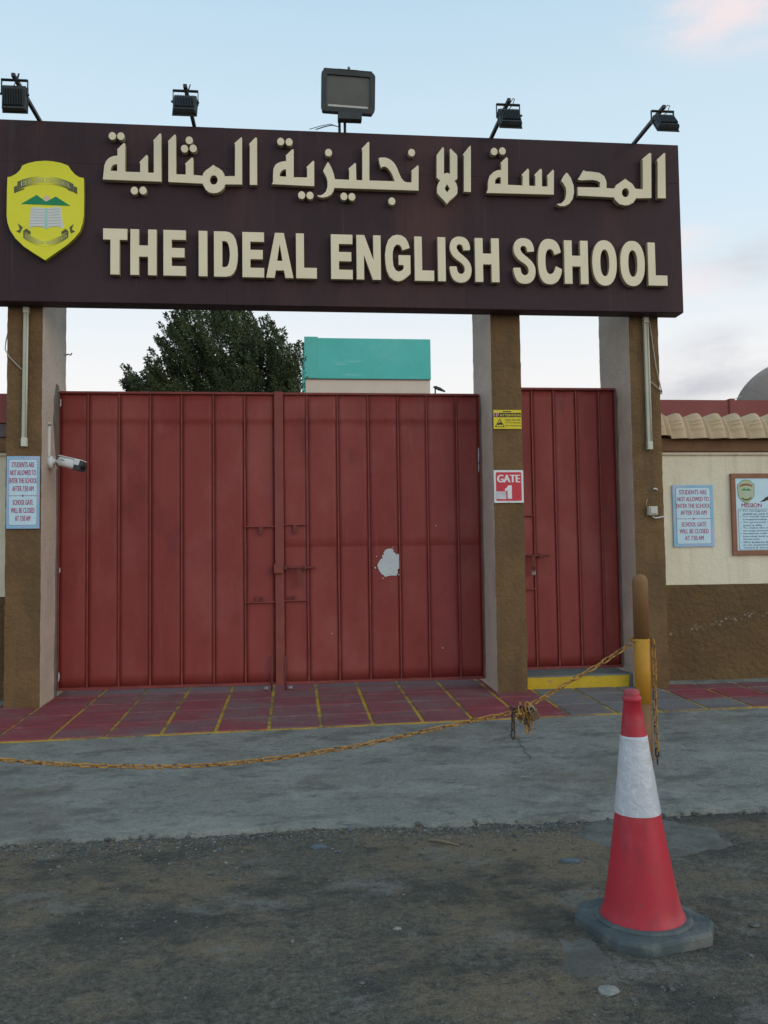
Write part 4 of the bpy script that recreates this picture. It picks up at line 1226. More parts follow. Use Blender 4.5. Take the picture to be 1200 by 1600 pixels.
# ------------------------------------------------------------------ notices and signs
def notice(x0, x1, z0, z1, y, label):
    t = thing('notice_board', ((x0 + x1) / 2, y, z0), label, 'notice', 'late arrival notices')
    w_, h = x1 - x0, z1 - z0
    b = MB(); b.box(x0, x1, y - .006, y + .006, z0, z1, bev=.001); b.build('backing_plate', M['sign_border'], t)
    bx, bz = w_ * .075, h * .045
    lp = []
    for p in rrect(w_ / 2 - bx, h / 2 - bz, .018, 4): lp.append((p[0] + (x0 + x1) / 2, p[1] + (z0 + z1) / 2))
    lpi = [((p[0] - (x0 + x1) / 2) * .985 + (x0 + x1) / 2, (p[1] - (z0 + z1) / 2) * .992 + (z0 + z1) / 2) for p in lp]
    plate('printed_border', [lp], y - .0075, y - .0062, M['line_red'], t)
    plate('printed_sheet', [lpi], y - .0085, y - .0076, M['sign_blue'], t)
    cx = (x0 + x1) / 2
    lines = [('STUDENTS ARE', .74, .845), ('NOT ALLOWED TO', .84, .735), ('ENTER THE SCHOOL', .92, .625), ('AFTER 7:50 AM', .70, .515),
             ('SCHOOL GATE', .66, .325), ('WILL BE CLOSED', .78, .215), ('AT 7:50 AM', .50, .105)]
    for s, ww, f in lines:
        text('lettering', s, cx - w_ * ww * .46, cx + w_ * ww * .46, z0 + h * f, z0 + h * (f + .072), y - .0092, M['magenta'], t, .016)
    zl = z0 + h * .452
    b = MB(); b.box(x0 + bx, x1 - bx, y - .0094, y - .0086, zl - .0025, zl + .0025); b.build('printed_line', M['line_red'], t)
    b = MB(); b.prism([(cx - .012, zl), (cx, zl - .012), (cx + .012, zl), (cx, zl + .012)], y - .0098, y - .0095); b.build('printed_diamond', M['line_red'], t)
    for zz in (z0 + .012, z1 - .012):
        b = MB(); b.tube([(cx, y - .009, zz), (cx, y - .005, zz)], .004, 8); b.build('screw', M['grey_metal'], t)
    return t


notice(-2.783, -2.472, 1.937, 2.647, 8.684, 'blue notice about late students on the left pillar')
notice(4.130, 4.592, 1.680, 2.358, 8.992, 'blue notice about late students on the cream wall at right')

# mission board, running out of the picture to the right
t = thing('mission_board', (5.6, 8.98, 1.58), 'brown framed pale blue school mission board on the cream wall', 'notice board')
x0, x1, z0, z1, y = 4.800, 6.40, 1.580, 2.482, 8.985
fw = .052
for (a, c_, d, e_) in ((x0, x1, z1 - fw, z1), (x0, x1, z0, z0 + fw), (x0, x0 + fw, z0 + fw + .001, z1 - fw - .001), (x1 - fw, x1, z0 + fw + .001, z1 - fw - .001)):
    b = MB(); b.box(a, c_, y - .012, y + .02, d, e_, bev=.003); b.build('frame', M['frame_brown'], t)
b = MB(); b.box(x0 + fw, x1 - fw, y - .002, y + .012, z0 + fw, z1 - fw); b.build('printed_panel', M['sign_blue'], t)
yp = y - .0035
# small crest
ocx, ocz, k_ = 4.976, 2.283, .27
oc = [((p[0] + 2.364) * k_ + ocx, (p[1] - 5.03) * k_ + ocz) for p in CREST['OUT']]
plate('printed_crest', [oc], yp - .001, yp, M['green_print'], t)
plate('printed_crest', [[((p[0] - ocx) * .95 + ocx, (p[1] - ocz) * .955 + ocz) for p in oc]], yp - .002, yp - .0012, M['crest_tint'], t)
tr = lambda P: [((p[0] + 2.364) * k_ + ocx, (p[1] - 5.03) * k_ + ocz) for p in P]
plate('printed_ribbon', [tr(CREST['BAN_TOP'] + CREST['BAN_BOT'][::-1])], yp - .003, yp - .0022, M['frame_brown'], t)
plate('printed_ribbon', [tr(CREST['LOW_TOP'] + CREST['LOW_BOT'][::-1])], yp - .003, yp - .0022, M['olive'], t)
plate('printed_hills', [tr(CREST['HILLS'])], yp - .003, yp - .0022, M['green_print'], t)
plate('printed_book', [tr(CREST['BOOK'])], yp - .003, yp - .0022, M['book_tint'], t)
text('title_lettering', 'MISSION', 4.918, 5.150, 2.106, 2.152, yp, M['magenta'], t, .014)
# printed bird, its near wing in the picture
plate('printed_bird', [[(5.132, 2.168), (5.165, 2.185), (5.20, 2.215), (5.27, 2.245), (5.36, 2.25), (5.30, 2.215), (5.34, 2.18), (5.28, 2.19), (5.22, 2.185), (5.18, 2.170)]], yp - .001, yp, M['sign_black'], t)
bl = rrect(.60, .226, .02, 3)
bl = [(p[0] + 5.475, p[1] + 1.862) for p in bl]
bi = [((p[0] - 5.475) * .995 + 5.475, (p[1] - 1.862) * .985 + 1.862) for p in bl]
plate('printed_border', [bl, bi], yp - .001, yp, M['navy_ink'], t)
ML = [('•', 'To recognise that each child is unique and all'), ('', 'children are Creative and all can learn'), ('•', 'To instill sense of Love, Respect,'), ('', 'Companionship & Brotherhood'),
      ('•', 'To promote the talents in pupils in all'), ('', "one's life."), ('•', 'To make the students aware of being'), ('', 'strong emotionally, balanced and fit'), ('•', 'Students will hold high expectations of'),
      ('', 'learning and educational choices and'), ('', 'diversity'), ('•', 'We believe that all students can learn'), ('', 'in an inclusive environment, and are'), ('', 'valued & encouraged.')]
for i, (d, s) in enumerate(ML):
    z = 2.055 - i * .0312
    text('lettering', s, 4.925, 4.925 + .0212 * len(s), z, z + .021, yp, M['navy_ink'], t, .012)
    if d:
        b = MB(); b.tube([(4.905, yp - .001, z + .011), (4.905, yp, z + .011)], .004, 8); b.build('bullet', M['navy_ink'], t)

# yellow camera warning sticker
t = thing('warning_sticker', (2.222, 8.69, 2.928), 'small yellow and black camera warning sticker on the middle pillar', 'sticker')
x0, x1, z0, z1, y = 2.076, 2.372, 2.928, 3.126, 8.688
b = MB(); b.box(x0, x1, y - .003, y + .004, z0, z1); b.build('sticker_sheet', M['sign_yellow'], t)
b = MB(); b.box(x0 + .004, x1 - .004, y - .0042, y - .0034, z0 + .122, z0 + .168); b.build('header_band', M['sign_black'], t)
text('lettering', 'ATTENTION', x0 + .068, x1 - .012, z0 + .130, z0 + .155, y - .005, M['sign_yellow'], t, .03)
text('emblem', 'P', x0 + .03, x0 + .055, z0 + .130, z0 + .172, y - .0052, M['pink_print'], t, .03)
b = MB(); ring_solid(b, [(x0 + .03 + .026 * math.cos(q * .314), z0 + .15 + .022 * math.sin(q * .314)) for q in range(20)], [(x0 + .03 + .02 * math.cos(q * .314), z0 + .15 + .016 * math.sin(q * .314)) for q in range(20)], y - .0049, y - .0045, Matrix.Identity(4)); b.build('emblem_ring', M['pink_print'], t)
plate('warning_triangle', [[(x0 + .012, z0 + .018), (x0 + .118, z0 + .018), (x0 + .065, z0 + .108)], [(x0 + .024, z0 + .025), (x0 + .106, z0 + .025), (x0 + .065, z0 + .095)]], y - .0042, y - .0034, M['sign_black'], t)
plate('camera_pictogram', [[(x0 + .042, z0 + .058), (x0 + .075, z0 + .072), (x0 + .094, z0 + .05), (x0 + .088, z0 + .038), (x0 + .07, z0 + .046), (x0 + .05, z0 + .036), (x0 + .04, z0 + .042)]], y - .0042, y - .0034, M['sign_black'], t)
for s, zz, hh in (('Camera Zone 24hr', .086, .019), ('CCTV in Operation', .054, .020), ('24hr Monitoring', .024, .018)):
    text('lettering', s, x0 + .122, x1 - .008, z0 + zz, z0 + zz + hh, y - .0045, M['sign_black'], t, .012)
b = MB(); b.box(x0 + .10, x0 + .19, y - .0045, y - .0035, z0 + .176, z0 + .186); b.build('printed_strip', M['sign_black'], t)

# gate number sign
t = thing('gate_sign', (2.22, 8.69, 2.155), 'red and white sign reading GATE 1 on the middle pillar', 'sign')
x0, x1, z0, z1, y = 2.066, 2.378, 2.156, 2.496, 8.687
b = MB(); b.box(x0, x1, y - .005, y + .008, z0, z1, bev=.001); b.build('backing_plate', M['sign_white'], t)
cx, cz = (x0 + x1) / 2, (z0 + z1) / 2
plate('red_field', [[(p[0] + cx, p[1] + cz) for p in rrect(.135, .149, .014, 4)]], y - .0062, y - .0055, M['sign_red'], t)
text('lettering', 'GATE', x0 + .038, x1 - .038, z0 + .212, z0 + .292, y - .0068, M['sign_white'], t, .05)
plate('number', [[(x0 + .142, z0 + .042), (x0 + .187, z0 + .042), (x0 + .187, z0 + .182), (x0 + .150, z0 + .182), (x0 + .136, z0 + .16), (x0 + .115, z0 + .145), (x0 + .115, z0 + .118), (x0 + .142, z0 + .130)]], y - .0072, y - .0065, M['sign_white'], t)
plate('pale_sticker', [[(x0 + .012, z0 + .042), (x0 + .128, z0 + .036), (x0 + .126, z0 + .118), (x0 + .018, z0 + .120)]], y - .0070, y - .0064, M['sticker_pale'], t)
for zz in (z0 + .008, z1 - .008):
    b = MB(); b.tube([(cx, y - .008, zz), (cx, y - .004, zz)], .004, 8); b.build('screw', M['grey_metal'], t)


# ------------------------------------------------------------------ tube lamps, cables, socket box
def tube_lamp(x, z0, z1, label, lean=0.0):
    t = thing('tube_lamp', (x, 8.68, z0), label, 'tube lamp', 'unlit tube lamps fixed upright to the pillars')
    mt = Matrix.Translation((x, 8.675, z0)) @ Matrix.Rotation(lean, 4, 'Y')
    L = z1 - z0
    b = MB(); b.box(-.024, .010, -.020, .018, .03, L - .03, mtx=mt, bev=.004); b.build('batten', M['tube'], t)
    b = MB(); b.tube([mt @ Vector((.019, -.02, .05)), mt @ Vector((.019, -.02, L - .03))], .0085, 10); b.build('lamp_tube', M['tube_glass'], t)
    for a, c_ in ((0, .085), (L - .06, L)):
        b = MB(); b.box(-.026, .028, -.031, .0185, a, c_, mtx=mt, bev=.004); b.build('end_cap', M['tube_glass'], t)


tube_lamp(-2.617, 2.74, 4.125, 'unlit white tube lamp upright on the left pillar above the notice', R(.35))
tube_lamp(3.748, 2.708, 4.125, 'unlit white tube lamp upright on the right pillar', R(-.2))

t = thing('cable', (-2.8, 8.68, 3.4), 'thin pale cable curling round the left pillar to its tube lamp', 'cable')
b = MB(); b.tube([(-2.645, 8.672, 3.50), (-2.70, 8.682, 3.555), (-2.775, 8.684, 3.635), (-2.815, 8.70, 3.71), (-2.822, 8.74, 3.80), (-2.812, 8.80, 3.95), (-2.81, 8.84, 4.12)], .006, 8)
b.build('lead', M['cable'], t)
t = thing('cable', (3.88, 8.68, 3.4), 'thin pale cable slung down the edge of the right pillar', 'cable')
b = MB(); b.tube([(3.79, 8.684, 4.12), (3.815, 8.682, 3.90), (3.85, 8.682, 3.60), (3.89, 8.69, 3.42), (3.915, 8.70, 3.33), (3.895, 8.688, 3.345), (3.84, 8.680, 3.39), (3.775, 8.672, 3.44)], .006, 8)
b.build('lead', M['cable'], t)
b = MB(); b.box(3.893, 3.922, 8.70, 8.73, 3.31, 3.35, bev=.004); b.build('cable_clip', M['cable'], t)

t = thing('socket_box', (3.757, 8.69, 2.015), 'small grey outdoor socket box on the right pillar', 'socket')
b = MB(); b.box(3.706, 3.806, 8.640, 8.70, 2.012, 2.108, bev=.008); b.build('box_body', M['tube'], t)
b = MB(); b.box(3.722, 3.792, 8.628, 8.6395, 2.028, 2.094, bev=.004); b.build('box_lid', M['reflector'], t)
b = MB(); b.tube([(3.74, 8.68, 2.02), (3.78, 8.665, 1.985), (3.84, 8.676, 1.99), (3.90, 8.69, 2.005), (3.925, 8.75, 2.005)], .007, 8); b.build('lead', M['white'], t)
b = MB(); b.tube([(3.70, 8.69, 2.11), (3.70, 8.68, 2.16), (3.715, 8.686, 2.185)], .004, 6); b.build('loose_wire', M['cable'], t)
b = MB(); b.tube([(3.775, 8.682, 2.285), (3.79, 8.672, 2.295), (3.812, 8.676, 2.292), (3.825, 8.682, 2.275)], [.004, .009, .009, .004], 7)
tag(b.build('wire_stub', M['white']), 'white stub of cut cable above the socket box', 'cable stub')
# stub and knot of wire on the left pillar edge
b = MB(); b.tube([(-2.455, 9.55, 3.86), (-2.42, 9.53, 3.865), (-2.40, 9.52, 3.85), (-2.385, 9.53, 3.875)], .007, 6)
tag(b.build('iron_stub', M['rust']), 'bent rusty iron stub on the inner back edge of the left pillar', 'iron stub')

# security camera
t = thing('security_camera', (-2.46, 8.94, 2.62), 'white bullet security camera on the side of the left pillar', 'camera')
b = MB(); b.tube([(-2.462, 8.94, 2.615), (-2.43, 8.94, 2.615), (-2.412, 8.94, 2.615)], [.066, .066, .058], 24); b.build('base_box', M['white'], t)
b = MB(); b.tube([(-2.415, 8.938, 2.622), (-2.39, 8.935, 2.622)], .030, 14)
b.tube([(-2.395, 8.935, 2.622), (-2.325, 8.92, 2.628)], .018, 12)
b.tube([(-2.335, 8.922, 2.605), (-2.315, 8.918, 2.648)], .022, 12); b.build('arm', M['white'], t)
ax = Vector((.275, -.115, -.072)).normalized()
mt = axes((-2.345, 8.925, 2.628), ax, (.26, 0, 1))
b = MB()
prof = [(0.0, .036), (.012, .048), (.225, .050)]
n = 20


def body_ring(x, r):
    o = []
    for j in range(n):
        q = 2 * math.pi * j / n
        c_, s_ = math.cos(q), math.sin(q)
        o.append(mt @ Vector((x, r * math.copysign(abs(c_) ** .7, c_), r * 1.02 * math.copysign(abs(s_) ** .7, s_))))
    return o


rings = [body_ring(x, r) for x, r in prof]
vs_ = [v for r in rings for v in r]
fs = [(i * n + j, i * n + (j + 1) % n, (i + 1) * n + (j + 1) % n, (i + 1) * n + j) for i in range(len(prof) - 1) for j in range(n)]
fs += [tuple(range(n))[::-1], tuple((len(prof) - 1) * n + j for j in range(n))]
b.add(vs_, fs, 0, True); b.build('body', M['white'], t)
b = MB(); b.box(-.004, .278, -.046, .046, .046, .056, mtx=mt, bev=.004); b.box(.2, .262, -.054, -.044, -.005, .05, mtx=mt, bev=.003); b.box(.2, .262, .044, .054, -.005, .05, mtx=mt, bev=.003); b.build('sun_shield', M['white'], t)
b = MB()
r2 = [body_ring(x, r) for x, r in ((.2255, .047), (.272, .048), (.284, .042))]
vs_ = [v for r in r2 for v in r]
fs = [(i * n + j, i * n + (j + 1) % n, (i + 1) * n + (j + 1) % n, (i + 1) * n + j) for i in range(2) for j in range(n)] + [tuple(2 * n + j for j in range(n))]
b.add(vs_, fs, 0, True); b.box(.205, .284, -.0505, .0505, -.056, .004, mtx=mt, bev=.006); b.build('lens_hood', M['black'], t)
b = MB(); b.box(.035, .085, -.0515, -.0495, .008, .016, mtx=mt); b.build('printed_mark', M['ink'], t)
t = thing('conduit', (-2.455, 8.93, 2.68), 'short white conduit running up the pillar from the security camera', 'conduit')
b = MB(); b.box(-2.464, -2.440, 8.918, 8.944, 2.678, 3.02, bev=.004); b.build('trunking', M['white'], t)
b = MB(); b.box(-2.468, -2.436, 8.905, 8.955, 2.985, 3.005, bev=.003); b.build('clip', M['grey_metal'], t)


# ------------------------------------------------------------------ bollards, chain, padlock
def bollard(x, y, label):
    z = ground_z(y)
    t = thing('bollard', (x, y, z - .01), label, 'bollard', 'pipe bollards holding the chain')
    r = .0555
    b = MB(); b.lathe([(r, -.03), (r, .465)], (x, y, z), 28); b.build('lower_pipe', M['bollard'], t)
    b = MB(); b.lathe([(r + .0006, .4655), (r + .0006, .928)], (x, y, z), 28); b.build('amber_band', M['amber'], t)
    b = MB(); b.lathe([(r, .9285), (r, 1.335), (r - .003, 1.352), (r - .012, 1.372), (r - .028, 1.385), (.006, 1.391)], (x, y, z), 28); b.build('upper_pipe', M['bollard'], t)
    return t


BLX, BLY = 2.490, 6.0
bollard(BLX, BLY, 'brown steel bollard with amber band behind the traffic cone')
bollard(-4.35, BLY, 'brown steel bollard with amber band off the left end of the chain')

link_cache = {}


def link_mesh(m, L=.080, W=.036, r=.0062):
    key = (m, L, W, r)
    if key in link_cache: return link_cache[key]
    b = MB()
    a = (L - W) / 2
    path = []
    for s, q0 in ((1, -90), (-1, 90)):
        for k in range(7):
            q = R(q0 + 30 * k)
            path.append((s * a + (W / 2 - r) * math.cos(q), (W / 2 - r) * math.sin(q), 0))
    b.tube(path, r, 6, closed=True)
    me = bpy.data.meshes.new('chain_link')
    me.from_pydata(b.v, [], b.f)
    me.polygons.foreach_set('use_smooth', [True] * len(b.f))
    me.materials.append(M[m])
    link_cache[key] = me
    return me


def lay_links(path, m, parent, pitch=.0605, twist0=0.0, jit=.16, **kw):
    """Links head to tail along a polyline, alternately turned."""
    P = [Vector(p) for p in path]
    ds = [0]
    for a, c_ in zip(P, P[1:]): ds.append(ds[-1] + (c_ - a).length)
    n = int(ds[-1] / pitch)

    def at(s):
        for i in range(len(P) - 1):
            if s <= ds[i + 1] or i == len(P) - 2:
                return P[i].lerp(P[i + 1], (s - ds[i]) / max(1e-6, ds[i + 1] - ds[i]))
    me = link_mesh(m, **kw)
    off = Vector(ROOT[parent.name])
    for i in range(n):
        a, c_ = at(i * pitch), at((i + 1) * pitch)
        d = (c_ - a).normalized()
        up_ = Vector((0, 1, 0)) if abs(d.y) < .9 else Vector((0, 0, 1))
        z = (up_ - d * up_.dot(d)).normalized()
        rot = Matrix((d, z.cross(d), z)).transposed().to_4x4() @ Matrix.Rotation(twist0 + R(45) + (i % 2) * R(90) + random.gauss(0, jit), 4, 'X')
        o = bpy.data.objects.new('chain_link', me)
        COL.objects.link(o)
        o.parent = parent
        o.matrix_local = Matrix.Translation((a + c_) / 2 - off) @ rot
    return n


random.seed(21)
ch = thing('chain', (1.58, 6.0, .5), 'rusty yellow painted chain strung low across the gateway to the bollard', 'chain')
KN = Vector((1.585, 5.985, .520))
CP = [(-2.35, .385), (-1.948, .306), (-1.640, .268), (-1.330, .241), (-.994, .221), (-.70, .216), (-.484, .219), (-.051, .252), (.389, .305), (.612, .341), (.837, .382), (1.064, .424), (1.30, .465), (1.47, .493), (1.585, .515)]
full = [(-4.29, 5.99, .985), (-3.9, 5.99, .845), (-3.4, 5.99, .67), (-2.9, 5.99, .52)] + [(x, 5.99, z) for x, z in CP]
lay_links(full, 'chain', ch)
lay_links([(1.60, 5.985, .522), (1.664, 5.985, .555), (1.900, 5.985, .683), (2.187, 5.985, .834), (2.34, 5.985, .925), (2.425, 5.985, .972)], 'chain', ch)
# round the back of the bollard and hanging down its right side
ring = [(BLX + .072 * math.cos(R(a)), BLY + .072 * math.sin(R(a)), .985) for a in range(190, -31, -22)]
lay_links(ring, 'chain', ch, pitch=.05, jit=.1)
lay_links([(2.562, 5.975, .985), (2.566, 5.97, .80), (2.563, 5.972, .50), (2.568, 5.972, .185)], 'chain', ch, twist0=.3)
lay_links([(2.569, 5.972, .215), (2.570, 5.972, .105)], 'chain_dark', ch, L=.07, W=.034, pitch=.052)
# tangle of links and two loose ends
lay_links([(1.525, 5.975, .505), (1.522, 5.97, .42), (1.520, 5.972, .30)], 'chain_dark', ch, twist0=.2)
lay_links([(1.615, 5.97, .48), (1.622, 5.965, .42), (1.628, 5.968, .325)], 'chain', ch, twist0=.5)
lay_links([(1.65, 5.965, .45), (1.645, 5.96, .40), (1.632, 5.965, .345)], 'chain', ch, twist0=.1)
for k in range(20):
    p = KN + Vector((random.gauss(.02, .036), random.gauss(-.02, .018), random.gauss(-.012, .036)))
    o = bpy.data.objects.new('chain_link', link_mesh('chain' if k % 3 else 'chain_dark'))
    COL.objects.link(o)
    o.parent = ch
    o.matrix_local = Matrix.Translation(p - Vector(ROOT[ch.name])) @ Euler((random.uniform(0, 6), random.uniform(0, 6), random.uniform(0, 6))).to_matrix().to_4x4()

t = thing('padlock', (1.665, 5.93, .48), 'weathered brown padlock hanging in the tangle of the chain', 'padlock')
mt = axes((1.655, 5.930, .512), (1, 0, .45), (-.45, 0, 1))
b = MB(); b.box(-.030, .030, -.013, .013, -.060, 0, mtx=mt, bev=.005); b.build('body', M['padlock'], t)
b = MB(); b.tube([mt @ Vector(p) for p in ((-.019, 0, -.01), (-.019, 0, .022), (-.012, 0, .037), (0, 0, .042), (.012, 0, .037), (.019, 0, .022), (.019, 0, -.01))], .0055, 8); b.build('shackle', M['grey_metal'], t)

# ------------------------------------------------------------------ traffic cone
CX, CY = 1.480, 3.640
t = thing('traffic_cone', (CX, CY, 0), 'red traffic cone with white sleeve on a grey rubber base', 'traffic cone')
s = .246
ang = R(16)
pl_ = []
for (ux, uy) in ((-1, -1), (1, -1), (1, 1), (-1, 1)):
    cut = .095
    a, c_ = (ux * s, uy * (s - cut)), (ux * (s - cut), uy * s)
    pl_ += [a, c_] if ux * uy > 0 else [c_, a]
rot = lambda p, k=1: (CX + k * (p[0] * math.cos(ang) - p[1] * math.sin(ang)), CY + k * (p[0] * math.sin(ang) + p[1] * math.cos(ang)))
b = MB()
n = len(pl_)
layers_ = [(1.0, -.004), (1.005, .012), (1.0, .034), (.972, .046), (.955, .049)]
vs_ = []
for k, z in layers_:
    for p in pl_:
        q = rot(p, k)
        vs_.append((q[0] + noise.noise(Vector((q[0] * 20, q[1] * 20, z))) * .002, q[1], z))
fs = [(i * n + j, i * n + (j + 1) % n, (i + 1) * n + (j + 1) % n, (i + 1) * n + j) for i in range(4) for j in range(n)]
fs += [tuple(range(n))[::-1], tuple(4 * n + j for j in range(n))]
b.add(vs_, fs)
b.lathe([(.205, .047), (.204, .055), (.196, .060), (.188, .061), (.16, .060)], (CX, CY, 0), 48)
b.build('rubber_base', M['rubber'], t)


def cone_r(z):
    P = [(.058, .178), (.068, .1745), (.085, .166), (.12, .156), (.20, .141), (.35, .117), (.491, .0955), (.82, .0545), (.962, .0365)]
    for (a, ra), (c_, rc) in zip(P, P[1:]):
        if z <= c_: return ra + (rc - ra) * max(0, (z - a)) / (c_ - a)
    return P[-1][1]


lean = lambda z: (CX - .022 * z, CY)
def cone_rings(zs, extra=0.0, wob=0.0, name='', m='cone_red', tops=None):
    b = MB()
    n = 56
    vs_ = []
    for z in zs:
        cx_, cy_ = lean(z)
        for j in range(n):
            q = 2 * math.pi * j / n
            r = cone_r(z) + extra + wob * noise.noise(Vector((math.cos(q) * 3, math.sin(q) * 3, z * 18))) + .0015 * math.sin(2 * q + 1)
            vs_.append((cx_ + r * math.cos(q), cy_ + r * math.sin(q), z))
    if tops:
        for r, z in tops:
            cx_, cy_ = lean(z)
            for j in range(n):
                q = 2 * math.pi * j / n
                vs_.append((cx_ + r * math.cos(q), cy_ + r * math.sin(q), z))
    k = len(vs_) // n
    fs = [(i * n + j, i * n + (j + 1) % n, (i + 1) * n + (j + 1) % n, (i + 1) * n + j) for i in range(k - 1) for j in range(n)]
    fs += [tuple((k - 1) * n + j for j in range(n))]
    b.add(vs_, fs, 0, True)
    return b.build(name, M[m], t)


cone_rings([.052, .058, .068, .085, .1, .12, .16, .2, .25, .3, .35, .4, .45, .49, .6, .7, .8, .82, .9, .962], 0, 0, 'cone_body',
           tops=[(.0385, .964), (.0405, .970), (.0405, .980), (.0375, .985), (.0345, .986), (.0350, .992), (.0340, 1.004), (.030, 1.012), (.020, 1.016), (.008, 1.017)])
cone_rings(frange(.492, .819, .011), .0022, .0016, 'reflective_sleeve', 'sleeve')


# ------------------------------------------------------------------ things behind the wall
t = thing('parapet_wall', (10, 14, 0), 'maroon parapet of the building behind the tiled wall', 'building')
b = MB(); b.box(5.2, 7.548, 14, 14.25, 3.0, 4.25); b.box(7.556, 16, 14, 14.25, 3.0, 4.252); b.build('parapet', M['red_wall'], t)
b = MB(); b.box(5.2, 16, 14.05, 20, -.1, 3.0); b.build('wall', M['beige'], t)
b = MB(); b.box(7.50, 7.60, 13.97, 14.2, 3.0, 4.275, bev=.01); b.build('pier', M['red_wall'], t)

# satellite dish on that roof
t = thing('satellite_dish', (9.68, 16.2, 4.2), 'large grey satellite dish on the roof behind the wall', 'satellite dish')
dc = Vector((9.66, 16.2, 4.72))
ax_ = Vector((-.18, .66, .72)).normalized()
mt = axes(dc, Vector((0, 0, 1)).cross(ax_).cross(ax_).cross(ax_), ax_)
Rd, dep = .78, .15
for k in range(6):
    b = MB()
    vs_, fs = [], []
    na, nr = 8, 8
    for i in range(nr + 1):
        for j in range(na + 1):
            rr = .06 + (Rd - .06) * i / nr
            q = R(60 * k + 10 + 59 * j / na)
            vs_.append(mt @ Vector((rr * math.cos(q), rr * math.sin(q), dep * (rr / Rd) ** 2)))
    m_ = na + 1
    o = len(vs_)
    vs_ += [v - ax_ * .012 for v in vs_]
    for i in range(nr):
        for j in range(na):
            a = i * m_ + j
            fs += [(a, a + 1, a + m_ + 1, a + m_), (o + a, o + a + m_, o + a + m_ + 1, o + a + 1)]
    for j in range(na):
        a = nr * m_ + j
        fs.append((a, a + 1, o + a + 1, o + a))
    b.add(vs_, fs, 0, True); b.build('dish_panel', M['dish'], t)
    b = MB(); q = R(60 * k + 9.5)
    b.tube([mt @ Vector((rr * math.cos(q), rr * math.sin(q), dep * (rr / Rd) ** 2)) for rr in (.06, .3, .6, Rd)], .012, 6); b.build('dish_rib', M['dish_line'], t)
b = MB()
for k in range(3):
    q = R(120 * k + 40)
    b.tube([mt @ Vector((Rd * .95 * math.cos(q), Rd * .95 * math.sin(q), dep * .9)), mt @ Vector((0, 0, .36))], .012, 6)
b.build('feed_arm', M['grey_metal'], t)
b = MB(); b.tube([mt @ Vector((0, 0, .33)), mt @ Vector((0, 0, .42))], .05, 10); b.build('feed_horn', M['white'], t)
b = MB(); b.tube([dc - ax_ * .02, dc - ax_ * .2 + Vector((0, 0, -.2)), (9.75, 16.35, 2.9)], .05, 10); b.build('mast', M['grey_metal'], t)
b = MB(); b.tube([(8.86, 16.0, 4.72), (7.62, 14.1, 4.27)], .006, 5); b.build('guy_wire', M['cable'], t)
b = MB(); b.box(5.2, 16, 15.6, 17.5, 2.98, 3.02); b.build('roof', M['concrete'], bpy.data.objects['parapet_wall'])

# turquoise topped block
t = thing('roof_block', (2.14, 25.5, 0), 'turquoise topped beige block rising behind the red gate', 'building')
b = MB(); b.box(.36, 3.91, 24.0, 27.4, -.1, 6.665); b.build('wall', M['beige'], t)
b = MB(); b.box(.345, 3.93, 23.94, 27.45, 6.675, 7.835, bev=.012); b.build('parapet', M['teal'], t)
b = MB(); b.box(.335, .72, 23.925, 23.938, 6.69, 7.862, bev=.003); b.build('corner_band', M['teal_light'], t)
b = MB(); b.box(.352, 3.92, 23.955, 27.42, 6.6655, 6.6745); b.build('shadow_joint', M['board_core'], t)
b = MB(); b.box(.30, .341, 23.97, 27.3, 5.0, 7.70); b.build('side_band', M['teal'], t)
# hump of dark sheeting beside it
b = MB(); b.tube([(3.86, 23.2, 6.31), (3.92, 23.2, 6.30), (4.05, 23.2, 6.25), (4.2, 23.2, 6.18)], [.01, .045, .05, .02], 8)
b.tube([(3.9, 23.2, 0.2), (3.92, 23.2, 6.28)], .02, 6)
tag(b.build('dark_pole', M['black']), 'dark drooping pole tip just right of the turquoise block', 'pole')


